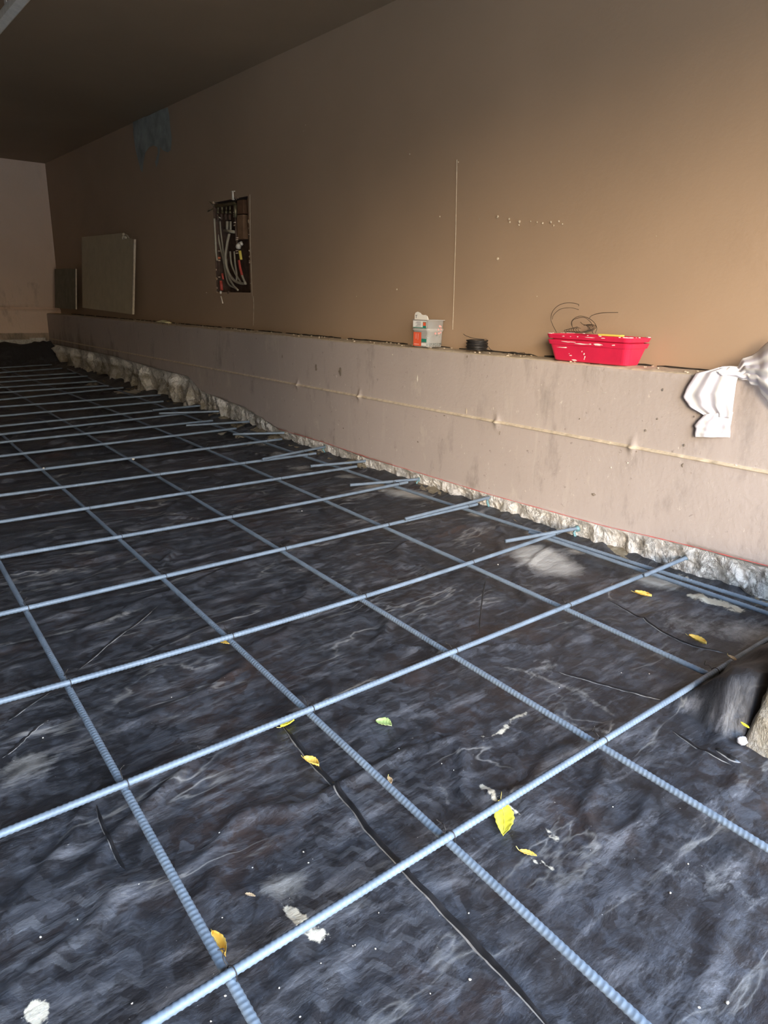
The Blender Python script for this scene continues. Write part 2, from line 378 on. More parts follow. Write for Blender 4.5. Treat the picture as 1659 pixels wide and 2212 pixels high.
# right wall, painted upper part with the plumbing opening
HY0, HY1, HZ0, HZ1 = 4.045, 4.50, .875, 1.42
ys = np.unique(np.round(np.concatenate([np.arange(YD, YE+.05, .05), [HY0, HY1, YE]]), 4)); zs = np.unique(np.round(np.concatenate([np.arange(ZL-.02, ZC+.05, .05), [HZ0, HZ1, ZC]]), 4))
Y, Z = np.meshgrid(ys, zs, indexing='ij')
V = np.stack([XB + .006*(fbm(Y*1.3, Z*1.3, 3, 9)-.5), Y, Z], -1).reshape(-1, 3)
F = grid_faces(len(ys), len(zs)); cy = Y.reshape(-1)[F].mean(1); cz = Z.reshape(-1)[F].mean(1)
F = F[~((cy > HY0) & (cy < HY1) & (cz > HZ0) & (cz < HZ1))]
mb = MB(); mb.add(V, F, 0)
# niche lining
D = .10
mb.box((XB+D, HY0-.05, HZ0-.1), (XB+D+.02, HY1+.05, HZ1+.05), 2)
mb.box((XB+.004, HY0-.02, HZ0), (XB+D, HY0, HZ1), 2); mb.box((XB+.004, HY1, HZ0), (XB+D, HY1+.02, HZ1), 2)
mb.box((XB+.004, HY0, HZ1), (XB+D, HY1, HZ1+.02), 2); mb.box((XB+.004, HY0, HZ0-.02), (XB+D, HY1, HZ0), 2)
mb.box((XB+.13, YD-.25, -.1), (XB+.25, YE+.1, ZC), 0)  # unseen slab added behind the wall to stop light leaks
# filler joints: thin proud beads
def bead(pts, wd, m, jit=.25, th=.0015):
    P = smoothpath([onx(px, py, XB-.001) for px, py in pts], 10)
    V = []; 
    for i, p in enumerate(P):
        ww = wd*(1+jit*(random.random()-.5)*2)
        V += [(XB-.004, p.y-ww, p.z), (XB-.004-th, p.y, p.z), (XB-.004, p.y+ww, p.z)]
    mb.add(V, grid_faces(len(P), 3), m)
bead([(988, 345), (987, 420), (985, 520), (982, 620), (979, 712)], .0022, 1)
bead([(548, 640), (549, 660), (548, 703)], .004, 1)
bead([(541, 420), (542, 520), (546, 640)], .0012, 1)
for px, py, s in [(950,468,3),(1075,468,5),(1100,473,4),(1101,480,4),(1122,479,5),(1121,486,3),(1075,559,5),(857,625,4),(885,333,3),(592,104,7),(990,350,2.5),(1146,478,2.5),(1160,480,3),(1172,482,3.5),(1190,480,4),(1196,487,3),(1207,478,3.5),(1215,484,3),(1035,473,2),(660,270,2.5),(655,283,2),(446,632,3),(1418,510,1.5),(1240,690,2),(1160,640,2),(770,640,2)]:
    p = onx(px, py, XB-.003); s *= .0011
    mb.blob((p.x, p.y, p.z), s*.9, 1, seed=int(px+py), n=7)
# filler patch high on the wall
R = random.Random(4)
out = [(287,262),(300,256),(320,250),(345,238),(362,232),(365,245),(368,275),(371,300),(369,325),(362,329),(352,325),(346,318),(345,330),(342,350),(338,362),(335,350),(341,330),(340,318),(332,314),(322,318),(314,330),(310,350),(308,372),(304,368),(298,345),(292,320),(288,290)]
pc = [onx(a, b, XB-.0075) for a, b in out]
n0 = len(mb.V)
mb.add(pc, [tuple(range(len(pc)))], 3)
R = random.Random(44); y = .55
while y < 7.6:
    L = R.uniform(.12, .6); n = max(3, int(L/.03)); V = []
    for k in range(n+1):
        hgt = (.0005+.0028*R.random())*min(1, 3*math.sin(math.pi*k/n)+.15); zc = ZL+.006+.0012*R.random()
        V += [(XB-.0055, y+L*k/n, zc-.006), (XB-.0056, y+L*k/n, zc+hgt-.002)]
    mb.add(V, grid_faces(n+1, 2), 4); y += L+R.uniform(.0, .06)
R = random.Random(71)
for k in range(30):
    sd_ = R.random()
    yy, zz = (HY0, R.uniform(HZ0, HZ1)) if sd_ < .35 else (HY1, R.uniform(HZ0, HZ1)) if sd_ < .7 else (R.uniform(HY0, HY1), HZ0) if sd_ < .88 else (R.uniform(HY0, HY1), HZ1)
    mb.blob((XB+.002, yy, zz), R.uniform(.003, .011), R.choice((0, 0, 0, 2)), seed=k, n=6)
struct(mb.build('wall_right', [M['paint'], M['seam'], M['dark'], M['patchp'], M['gap']], smooth=False))

# low concrete wall: ledge, face with mortar ridge, chipped foot
ys = np.concatenate([np.arange(YD, .5, .02), np.arange(.5, 3.4, .0055), np.arange(3.4, 6, .014), np.arange(6, YE+.03, .03)])
nA = len(ys)
def redz(y): return .1612 + .0*y
prof = []   # (x,z) rows from back of ledge down to the chip line
rows_x = [XB+.05, XB, XB-.03, XB-.07, XF+.03, XF+.012, XF+.003, XF]
top = []
for k, x in enumerate(rows_x):
    z = ZL + .006*(fbm(ys*6, ys*0+x*30, 4, 21)-.5)*(1 if k > 0 else 0) + .010*(fbm(ys*25, ys*0+x*60, 3, 2)-.5)*(k in (2, 3, 4))
    if k == 6: z = z - .004
    if k == 7: z = z - .012
    top.append(np.stack([x + 0*ys + (.004*(fbm(ys*14, ys*0, 3, 8)-.5) if k > 4 else 0), ys, z], -1))
RIDGE = .398
zr = np.concatenate([np.linspace(.63, .41, 12), [.406, .403, .400, .398, .396, .393, .390], np.linspace(.38, .10, 16)])
CP = [onx(px, py, XF-.0075) for px, py in [(1659,1223),(1580,1203),(1500,1182),(1400,1158),(1300,1135),(1180,1102),(1060,1069),(930,1029),(800,990),(700,956),(660,944),(602,927)]]
CTY = [-.8]+[p.y for p in CP]+[3.9, 4.5, 4.7, 5.3, 6.2, 8.2]; CTZ = [CP[0].z]+[p.z for p in CP]+[.20, .235, .315, .325, .35, .35]
def chip_top(y):   # height where chipping starts
    return np.interp(y, CTY, CTZ) - .010*fbm(y*18, y*0, 3, 19)*(y < 3.4)
for z in zr:
    zz = np.maximum(z, chip_top(ys))
    x = XF + .006*(fbm(ys*1.1, zz*1.1, 3, 5)-.5)
    rd = np.exp(-((z-RIDGE)/.0035)**2)*(.003+.009*fbm(ys*30, ys*0, 3, 31))*sstep(6.5, 4.5, ys)
    lumps = sum(.012*np.exp(-((ys-l)/.012)**2)*math.exp(-((z-.398)/.014)**2) for l in (1.265, 1.86, 2.75, 3.3))
    x = x - rd - lumps - (.004 if z < RIDGE else 0)
    top.append(np.stack([x, ys, zz], -1))
n_smooth = len(top)-1
nch = 40
for k in range(nch+1):
    t = k/nch
    zt = chip_top(ys); zb = SL*ys - .04
    z = zt*(1-t) + zb*t
    far = sstep(3.0, 4.8, ys)
    big = fbm(ys*9, z*2.5 + 3, 3, 41); med = fbm(ys*30, z*22, 4, 51); ver = fbm(ys*16+1.5*fbm(ys*3, z*6, 2, 7), z*3, 3, 61)
    rough = np.minimum(1, t*7)
    gou = np.abs(fbm(ys*10+1.2*fbm(ys*2, z*5, 2, 17), z*2.2, 3, 66)*2-1)
    fine = fbm(ys*90, z*75, 3, 55)
    x = XF - .004 + rough*(.002 + .014*t + .026*(med-.5) + .022*(ver-.5) + .012*(fine-.5)) + far*rough*(.13*(ver-.42) + .06*(big-.5) + .075*(.22-np.minimum(gou, .3))*2)
    z = z + rough*.010*(fbm(ys*22, ys*0+t*9, 3, 71)-.5)*(1-t)
    top.append(np.stack([x, ys, z], -1))
A = np.stack(top, 0); nr = A.shape[0]
V = A.reshape(-1, 3)
F = grid_faces(nr, nA)
ri = np.repeat(np.arange(nr-1), nA-1)
mi = np.where(ri >= n_smooth, 1, 0); nb = len(rows_x); mi = np.where((ri >= nb+13) & (ri < nb+17), 4, mi); mi = np.where((ri >= 1) & (ri < 6), 4, mi)
tt = np.concatenate([np.zeros((n_smooth+1)), np.linspace(0, 1, nch+1)])
soil = (np.clip(tt*1.7-1.0, 0, .9)[:, None] * (0.35+.95*fbm(ys*2.3, ys*0, 2, 88)))
soil = np.maximum(soil, np.minimum(1, tt[:, None]*3)*.62*sstep(2.6, 4.5, ys)[None, :])
zall = A[:, :, 2]
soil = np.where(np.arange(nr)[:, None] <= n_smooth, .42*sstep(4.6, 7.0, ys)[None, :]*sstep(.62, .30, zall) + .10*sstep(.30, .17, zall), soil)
mi = list(mi); Vl = V; soil = soil.reshape(-1)
mbs = MB(); mbs.add(V, F[:, ::-1], 0); mbs.M = mi
# plaster dribbles and chips on the face, chalk line
extra = 0
R = random.Random(12)
P = smoothpath([p+Vector((0, 0, .001)) for p in CP[::-1]], 10)
P += [Vector((XF-.0075, .55, P[-1].z))]
Vc = []
for i, p in enumerate(P):
    hw = .0011*(.6+.8*R.random()); Vc += [(XF-.0085, p.y, p.z-hw), (XF-.0095, p.y, p.z), (XF-.0085, p.y, p.z+hw)]
mbs.add(Vc, grid_faces(len(P), 3), 2)
for px, py, a, b_, mm in [(902,818,.005,.016,3),(1008,888,.004,.011,4),(1318,957,.008,.006,4),(1080,935,.003,.009,5),(848,766,.004,.004,3),(683,795,.010,.018,5),(735,803,.012,.020,5),(742,925,.004,.004,5),(903,955,.005,.004,5),(1283,1068,.009,.005,5),(1320,1010,.003,.004,3),(1478,962,.004,.005,5),(1375,975,.003,.003,5),(1432,842,.003,.005,5),(1500,900,.003,.003,5),(1420,905,.003,.004,5),(610,770,.003,.012,5),(960,898,.006,.002,5),(1252,905,.003,.003,5),(1395,930,.004,.005,5),(1475,1005,.004,.007,5),(1010,770,.003,.006,5),(1306,848,.010,.0015,3),(1270,846,.006,.0012,3),(1160,895,.004,.002,3),(1356,1000,.004,.003,3),(1590,1005,.004,.002,3)]:
    p = onx(px, py, XF-.004); n = 11
    V = [(XF-.0078, p.y, p.z)] + [(XF-.0050, p.y+a*(.55+.7*R.random())*math.cos(6.283*k/n), p.z+b_*(.55+.7*R.random())*math.sin(6.283*k/n)) for k in range(n)]
    mbs.add(V, [(0, 1+(k+1) % n, 1+k) for k in range(n)], mm)
M['smudge'] = simple('dirt_smudge', (.20, .165, .13), .9, var=.3, scale=60)
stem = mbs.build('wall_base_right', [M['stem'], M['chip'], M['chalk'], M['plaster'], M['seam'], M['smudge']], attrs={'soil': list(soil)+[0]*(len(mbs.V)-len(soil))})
struct(stem); stem.name = 'wall_right_base'

# pier of broken concrete by the doorway
PX, PY = 1.352, .497
rows = []
for t in np.linspace(-.04, .21, 26):
    r = []
    pts = [(PX+.02, YD), ] 
    ylist = np.linspace(YD, PY-.012, 70); xlist = np.linspace(PX+.012, XF+.02, 40)
    for y in ylist: r.append((PX, y))
    for x in xlist: r.append((x, PY))
    r = np.array(r); s = np.arange(len(r))*.018
    d = .022*(fbm(s*7, s*0+t*7, 4, 91)-.5)*sstep(.0, .04, np.array(t+.0)) + .014*(fbm(s*40, s*0+t*40, 3, 92)-.5)
    dx = np.where(r[:, 1] < PY-.005, 1, 0)
    bat = max(t, 0)
    rows.append(np.stack([r[:, 0]+d*dx+.28*bat*(r[:, 0] < PX+.3), r[:, 1]+d*(1-dx)-.10*bat, t+0*s], -1))
A = np.stack(rows, 0); V = A.reshape(-1, 3); F = grid_faces(A.shape[0], A.shape[1])
mbp = MB(); mbp.add(V, F)
k0 = len(mbp.V); mbp.add([tuple(A[-1, i]) for i in range(A.shape[1])]+[(XF+.02, YD, .21)], [tuple(range(A.shape[1]+1))])
pier = mbp.build('wall_pier', M['chip'], attrs={'soil': [(.62 if (v[2] < .14) else .35) for v in mbp.V]}); struct(pier)

# ================================================================== membrane
xs = np.unique(np.round(np.concatenate([np.arange(XL+.05, -.6, .06), np.arange(-.6, .2, .012), np.arange(.2, XF+.061, .009)]), 4))
ys = np.unique(np.round(np.concatenate([np.arange(YD+.02, .1, .03), np.arange(.1, 2.6, .009), np.arange(2.6, 4.5, .018), np.arange(4.5, YE-.03, .035)]), 4))
X, Y = np.meshgrid(xs, ys, indexing='ij')
Zf = SL*Y
wr = fbm(X*3.2+.4*Y, Y*7.5-1.2*X, 4, 101)
wr2 = fbm(X*9, Y*22-3*X, 4, 103)
amp = .28+.9*fbm(X*.9, Y*.9, 2, 107)+.9*sstep(2.2, 4, Y)
Zf = Zf + .018*(wr-.5)*amp + .011*(wr2-.5)*amp
rid = 1-np.abs(2*fbm(X*2.2+.8*Y+5, Y*4.5-.9*X, 3, 111)-1)
Zf = Zf + .010*sstep(.90, 1.0, rid)*amp
edge = sstep(XF-.10, XF+.03, X + .05*(fbm(Y*5, X*0, 3, 121)-.5))
Zf = Zf + edge*(.014+.035*sstep(3, 6, Y)*fbm(Y*6, X*0, 3, 122)) + sstep(XF-.45, XF, X)*.012*fbm(Y*5, X*4, 3, 125)
Zf = Zf - .006
# film bunched against the pier corner
dc = np.sqrt((X-PX-.01)**2+((Y-PY-.10)/1.0)**2)
Zf += (Y > PY+.004)*(.125*sstep(PY+.20, PY+.02, Y)*sstep(PX-.004, PX+.040, X+.010*np.sin(Y*60))*(.75+.5*fbm(X*12, Y*9, 3, 141)))
Zf += .19*sstep(YE-.30, YE-.08, Y)*(.7+.5*fbm(X*3, X*0, 3, 142))
V = np.stack([X, Y, Zf], -1).reshape(-1, 3)
clean = np.clip(.85*sstep(.02, .06, Zf-SL*Y)*((X > PX-.03) & (Y < PY+.25) | (Y > YE-.35)), 0, 1)
dust_glare = np.zeros_like(X); sand = np.zeros_like(X)
def splat(arr, pts, r, a=1.0, el=1.0, an=0.0):
    for px, py in pts:
        p = onf(px, py, 0); dx = X-p.x; dy_ = Y-p.y
        u = dx*math.cos(an)+dy_*math.sin(an); v_ = -dx*math.sin(an)+dy_*math.cos(an)
        arr += a*np.exp(-((u/(r*el))**2+(v_/r)**2))
splat(dust_glare, [(1170,1205),(1150,1190),(1210,1225)], .080, .85); splat(dust_glare, [(1030,1112),(1150,1150),(1190,1165),(1250,1190)], .035, .7)  # bright wall's reflection painted on the sheet as pale dusty patches
splat(dust_glare, [(860,1065),(820,1052),(900,1070)], .060, .9); splat(dust_glare, [(750,1030),(1395,1250),(1440,1262)], .05, .8)  # wall glare painted in here too, along with dusty spots
splat(dust_glare, [(650,1010),(600,985),(560,960)], .08, .45); splat(dust_glare, [(1480,1345),(1600,1370),(1640,1360)], .08, .35)
splat(dust_glare, [(80,1640),(30,1660),(1180,1430),(1260,1490)], .05, .3); splat(dust_glare, [(620,1900),(600,1920)], .035, .35)
splat(dust_glare, [(1480,1880),(1600,1920)], .05, .22)
splat(sand, [(640,1975),(655,1990),(625,1962)], .012, .8); splat(sand, [(682,2018),(700,2010)], .011, .7)
splat(sand, [(72,2176),(85,2182)], .013, .8); splat(sand, [(1500,1290),(1530,1297),(1560,1300),(1590,1315)], .026, .75)
splat(sand, [(545,958),(590,948),(480,935),(520,945)], .05, .75); splat(sand, [(1470,1250),(1420,1235),(600,945)], .03, .6)
splat(sand, [(1562,1500),(1555,1520),(1552,1535)], .014, .7); splat(sand, [(195,830),(290,850),(260,848)], .09, .7)
splat(sand, [(1150,1845),(1170,1853),(1190,1862)], .007, .75); splat(sand, [(100,1780),(460,1600),(430,1610)], .008, .45)
def streakline(pts, r, a, arr):
    P = [onf(px, py, 0) for px, py in pts]
    for A_, B_ in zip(P[:-1], P[1:]):
        L = (B_-A_).length; n = max(2, int(L/(r*1.2)))
        for k in range(n):
            p = A_.lerp(B_, k/n); m = (np.abs(X-p.x) < 4*r) & (np.abs(Y-p.y) < 4*r)
            arr[m] = np.maximum(arr[m], a*np.exp(-(((X[m]-p.x)**2+(Y[m]-p.y)**2)/r**2)))
streakline([(1145,1530),(1110,1545),(1080,1580),(1035,1592)], .008, .72, sand)
streakline([(1040,1690),(1075,1720),(1110,1740),(1160,1770),(1215,1808)], .007, .72, sand)
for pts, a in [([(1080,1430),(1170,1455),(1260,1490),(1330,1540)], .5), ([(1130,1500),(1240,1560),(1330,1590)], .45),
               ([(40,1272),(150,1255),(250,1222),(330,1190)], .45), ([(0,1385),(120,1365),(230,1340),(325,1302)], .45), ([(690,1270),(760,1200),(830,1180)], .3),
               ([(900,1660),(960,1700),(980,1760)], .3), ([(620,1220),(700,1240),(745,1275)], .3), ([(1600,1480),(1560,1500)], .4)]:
    streakline(pts, .010, a, dust_glare)
Fm = grid_faces(len(xs), len(ys)); cen = V[Fm].mean(1); Fm = Fm[~((cen[:, 0] > PX+.05) & (cen[:, 1] < PY-.05))]
mem = mesh('plastic_membrane', V, Fm, M['membrane'], attrs={'dust': dust_glare.reshape(-1), 'sand': sand.reshape(-1), 'clean': clean.reshape(-1)})
tag(mem, 'dusty black plastic sheeting spread over the floor under the steel bars', 'plastic sheet')
# lapped folds lying on the sheet
def hz(x, y):
    i = min(len(xs)-1, max(0, int(np.searchsorted(xs, x)))); j = min(len(ys)-1, max(0, int(np.searchsorted(ys, y)))); return float(Zf[i, j])
def fold(pts, wd, ht, mats=None):
    P = smoothpath([onf(px, py, 0) for px, py in pts], 10); V = []
    prf = [(-1.25, -.15), (-1.0, .25), (-.55, .75), (-.1, 1.0), (.25, .75), (.3, .2), (.28, -.6)]
    for i, p in enumerate(P):
        t = (P[min(i+1, len(P)-1)]-P[max(i-1, 0)]).normalized(); nrm = Vector((-t.y, t.x, 0)); u = i/(len(P)-1); k = min(1, 6*u, 6*(1-u))+.02
        k *= .85+.3*float(vnoise(np.array([i*.3]), np.array([wd*999]), 5)[0])
        for a, h in prf:
            q = p + nrm*(a*wd*k); V.append((q.x, q.y, hz(q.x, q.y) + (h*ht*k)))
    return mesh('fold', V, grid_faces(len(P), len(prf)), [M['fold'], M['folddust']], mem, mi=[(0 if (k % 6) else 1) for k in range((len(P)-1)*6)])
f0 = fold([(598,1548),(625,1580),(665,1625),(700,1665),(750,1722),(800,1790),(880,1880),(960,1960),(1060,2060),(1150,2160),(1260,2290)], .0062, .008)
f0['label'] = 'long raised black fold of the sheet running to the near edge'
fold([(205,1725),(230,1790),(255,1840),(275,1880)], .004, .003)
fold([(1310,1292),(1380,1330),(1440,1365),(1500,1392),(1590,1410)], .005, .004)
fold([(1050,1250),(1042,1300),(1036,1365)], .003, .002)
fold([(1200,1440),(1330,1480),(1440,1512)], .005, .004)
fold([(1450,1570),(1520,1620),(1580,1655)], .005, .004)
fold([(1545,1618),(1570,1636),(1600,1650)], .007, .006)
fold([(150,1455),(230,1390),(300,1340),(345,1300)], .003, .002)
fold([(10,1555),(60,1520),(110,1485)], .003, .002); fold([(0,1640),(60,1590),(130,1540)], .003, .002)
# soil and rubble strip between sheet and chipped foot of the wall
ysb = np.arange(.45, 7.9, .014); rr = []
for k in range(7):
    t = k/6
    h = (fbm(ysb*4, ysb*0, 3, 131))*1.0
    zz = SL*ysb + .004 + t*(.030*np.clip((h-.35)*3, 0, 1.0) - .006) + .012*(fbm(ysb*45, ysb*0+k*7, 3, 133)-.5)*(k > 0) - .014*(k == 0)
    xx = XF-.052 + .075*t + .02*(fbm(ysb*9, ysb*0, 3, 137)-.5)
    rr.append(np.stack([xx, ysb, zz], -1))
A = np.stack(rr, 0)
so = mesh('soil_strip', A.reshape(-1, 3), grid_faces(7, len(ysb)), M['soil'])
tag(so, 'loose brown soil and crumbs along the foot of the low wall', 'soil', kind='stuff')

# ================================================================== reinforcing bars
RB = .0060
def rebar_mesh(name, P, r=RB, rib_until=4.2, n=12, seed=0):
    """P: list of points along the axis; ribs are modelled where they can be seen"""
    P = np.array([list(p) for p in P]); d = np.linalg.norm(np.diff(P, axis=0), axis=1); s = np.concatenate([[0], np.cumsum(d)]); L = s[-1]
    pitch = .0088
    st = [0.0]
    def at(u): return np.array([np.interp(u, s, P[:, k]) for k in range(3)])
    while st[-1] < L:
        p = at(st[-1]); dist = math.hypot(p[0], p[1])
        st.append(st[-1] + (pitch/5 if dist < 1.9 else pitch/4 if dist < rib_until else .06))
    st[-1] = L; st = np.array(st)
    Q = np.stack([np.interp(st, s, P[:, k]) for k in range(3)], -1)
    T = np.gradient(Q, axis=0); T /= np.linalg.norm(T, axis=1)[:, None]
    upv = np.array([0, 0, 1.0]); B = np.cross(T, upv); B /= np.linalg.norm(B, axis=1)[:, None]; U = np.cross(B, T)
    an = np.arange(n)*2*math.pi/n + seed*.7
    ph = (st[:, None]/pitch + .45*np.abs(np.sin(an[None, :]-seed*.7))*1.0) % 1.0
    rib = np.exp(-((ph-.5)/.17)**2)*.0010
    lng = .0009*(np.exp(-((np.abs(np.cos(an/2)))/.16)**2)+np.exp(-((np.abs(np.sin(an/2)))/.16)**2))
    dist = np.hypot(Q[:, 0], Q[:, 1])[:, None]
    far = dist > rib_until
    rad = r + np.where(far, .0005, rib*(1-0*dist)) + lng[None, :]*.6
    V = Q[:, None, :] + rad[:, :, None]*(B[:, None, :]*np.cos(an)[None, :, None] + U[:, None, :]*np.sin(an)[None, :, None])
    V = V.reshape(-1, 3); F = grid_faces(len(st), n, True).tolist()
    F += [list(range(n))[::-1], list(range((len(st)-1)*n, len(st)*n))]
    mid = Vector(P[0])
    o = mesh(name, V, F, M['steel']); return rebase(o, mid)
HL, HX = .0230, .0362            # axis heights above the sheet: long bars below, cross bars on top
def fitcurve(pix, h, axis, deg, lo, hi, n=30):
    P = [onf(a, b, h) for a, b in pix]
    if axis == 'y': c = np.polyfit([p.y for p in P], [p.x for p in P], deg); f = lambda t: Vector((float(np.polyval(c, t)), t, SL*t+h))
    else: c = np.polyfit([p.x for p in P], [p.y for p in P], deg); f = lambda t: Vector((t, float(np.polyval(c, t)), SL*float(np.polyval(c, t))+h))
    return f, [f(lo+(hi-lo)*k/(n-1)) for k in range(n)]
longpix = [
 ([(0,1221),(52,1312),(144,1475),(266,1691),(489.5,2112),(550,2212)], 1, -.35, 3.1, 'long ribbed steel bar farthest left, running away under the cross bars'),
 ([(5,940),(47.7,978.7),(93.5,1014.5),(131,1053),(183,1099),(251,1162),(351.5,1248),(493,1377),(669,1539),(965,1815),(1385,2212)], 2, -.1, 7.6, 'long ribbed steel bar second from the left, passing left of the long fold'),
 ([(142,909),(188,940),(222.7,960.8),(278.4,990.6),(328,1026),(394,1068),(490,1117),(617,1190),(781,1291),(982,1411),(1295.5,1606),(1659,1851)], 2, .1, 7.6, 'long ribbed steel bar third from the left, leaving low at the right edge'),
 ([(299,911),(453.5,968.7),(521,1002.5),(580.7,1036),(691,1080),(836,1139),(1010,1216),(1217,1313),(1526.5,1454),(1587,1485)], 2, None, 7.4, 'long ribbed steel bar whose near end stops short of the broken concrete'),
 ([(493,928),(585.7,960),(670,995.6),(842,1051),(1002,1092),(1190,1155.5),(1410,1231),(1659,1311)], 2, .62, 7.2, 'long ribbed steel bar nearest to and parallel with the low wall'),
]
longf = []
for i, (pix, deg, lo, hi, lab) in enumerate(longpix):
    if lo is None: lo = onf(1587, 1485, HL).y
    f, P = fitcurve(pix, HL, 'y', deg, lo, hi)
    P = [p for p in P if p.x < XF-.02]
    longf.append(f); tag(rebar_mesh('reinforcing_bar', P, seed=i), lab, 'steel bar')
f, P = fitcurve([(1030,1112),(1200,1168),(1400,1238),(1659,1325)], HL-.001, 'y', 1, .70, 1.55)
tag(rebar_mesh('reinforcing_bar', P, seed=8), 'short lap bar lying beside the long bar next to the low wall', 'steel bar')
# cross bars: (left-edge y at px 0 or other points, right end) nearest first
crosspix = [
 [(310,2212),(489.5,2112),(965,1815),(1295.5,1606),(1526.5,1454),(1659,1385)],
 [(0,1795),(266,1691),(669,1539),(982,1411),(1217,1313),(1410,1232),(1450,1217)],
 [(0,1515),(144,1475),(493,1377),(781,1291),(1010,1216),(1190,1155.5),(1215,1148)],
 [(0,1322),(52,1312),(351.5,1248),(617,1190),(836,1139),(1002,1092),(1027,1088)],
 [(0,1203),(251,1162),(490,1117),(691,1080),(842,1051),(878,1041)],
 [(0,1127),(183,1099),(394,1067),(580.7,1036),(771,1008)],
 [(0,1070),(131,1053),(328,1026),(521,1002.5),(660,982),(681,979)],
 [(0,1023.5),(93.5,1014.5),(278.4,990.6),(453.5,968.7),(607,948)],
 [(0,984.5),(222.7,960.8),(400,938.6),(509,925)],
 [(0,956),(239,931),(398,914),(461,909)],
 [(0,938.3),(239,912),(425,890)],
 [(0,920.2),(199,901),(318,889),(420,878)],
 [(0,898.5),(223,878),(286,875),(350,866)],
 [(0,879),(239,861.3),(346,853)],
 [(0,862.5),(191,847.4),(262,836)],
 [(0,848.3),(131,839),(235,833)],
 [(0,836.2),(119,830.7),(207,823)],
 [(0,824.6),(111,819.6),(187,811.5)],
 [(0,815),(119,808.5)],
 [(0,805),(100,798)],
 [(0,794.5),(90,789)],
]
ordn = ['nearest to the camera', 'second nearest to the camera', 'third nearest to the camera', 'fourth nearest', 'fifth nearest', 'sixth nearest', 'seventh nearest', 'eighth nearest', 'ninth nearest', 'tenth nearest', 'eleventh nearest', 'twelfth nearest', 'thirteenth nearest', 'fourteenth nearest', 'fifteenth nearest', 'sixteenth nearest', 'seventeenth nearest', 'fourth from the far wall', 'third from the far wall', 'second from the far wall', 'closest to the far wall']
crossf = []; cross = []
for i, pix in enumerate(crosspix):
    ends = [onf(a, b, HX) for a, b in pix]
    hi = ends[-1].x if i else 1.98
    if i >= 18: hi = 1.95
    f, P = fitcurve(pix, HX, 'x', 1 if i in (1, 3) or i > 4 else 2, -.25, hi, 24)
    o = rebar_mesh('reinforcing_bar', P, seed=i+3, rib_until=3.4)
    tag(o, 'ribbed steel cross bar, '+ordn[i], 'steel bar')
    if i: o['group'] = 'cross bars running to the low wall'
    crossf.append(f); cross.append(o)
# wire ties where bars cross, children of the cross bars
def tie(parent, p, dirx, seed):
    R = random.Random(seed); mb = MB(); r = .0008
    a = Vector(dirx).normalized(); c = Vector((-a.y, a.x, 0)); rr = RB+.0022
    # saddle loop over the cross bar and under the long bar
    pts = []
    for k in range(17):
        t = math.pi*(k/16)*1.0 - 0
        pts.append(p + c*(math.cos(t)*rr*1.0) + Vector((0, 0, math.sin(t)*rr)) + a*(.004*math.sin(t*.5)))
    lo1 = p + c*(-rr) + Vector((0, 0, -.018)); lo2 = p + c*rr + Vector((0, 0, -.018))
    pts = [lo2 + a*.003] + pts + [lo1 + a*.003]
    mb.tube(pts, r, 5)
    tw = p + c*(rr) + Vector((0, 0, .004))
    mb.tube(smoothpath([tw, tw+c*.008+Vector((0, 0, .006))+a*.004*(R.random()-.5), tw+c*.016+a*.012*(R.random()-.5)+Vector((0, 0, .012*R.random())), tw+c*.014+a*.02*(R.random()-.5)+Vector((0, 0, .016))], 4), r, 5)
    o = mb.build('wire_tie', M['wire']); o.parent = parent; o.location = -Vector(parent.location); return o
k = 0
skip = {(1, 4), (2, 2+9)}
for i in range(8):
    for j in range(5):
        f = crossf[i]; g = longf[j]
        y = 1.0
        for _ in range(12): x = g(y).x; y = f(x).y
        if x > 1.99 or (i == 0 and j == 4): continue
        if (i*3+j) % 4 == 3 and i > 3: continue
        p = f(x); d = f(x+.01)-f(x); k += 1
        tie(cross[i], p, d, k)

# dowels fixed in the chipped wall
dow = [((1486,1203),(1392,1243),'nearest dowel bar, lapped flat onto the cross bar end'),
       ((1248,1141),(1092,1169),'dowel bar in the wall with a free end left of its cross bar, second nearest'),
       ((1060,1074),(876,1121),'dowel bar tied alongside the fourth cross bar, teal adhesive running below it'),
       ((907,1035),(756,1048),'dowel bar with long free end pointing left above the fifth cross bar'),
       ((792,996),(671,1007),'dowel bar standing clear above the end of the sixth cross bar'),
       ((703,965),(567,992),'dowel bar at the wall over the seventh cross bar, teal adhesive at its hole'),
       ((617,935),(503,938),'almost level dowel bar over the end of the eighth cross bar'),
       ((536,911),(402,919),'dowel bar over the ninth cross bar, in the dim part of the wall'),
       ((476,888.5),(343,893),'dowel bar over the tenth cross bar, in the dim part of the wall'),
       ((434,876),(330,886),'farthest dowel bar, in the dark beside the deep chipped hollows')]
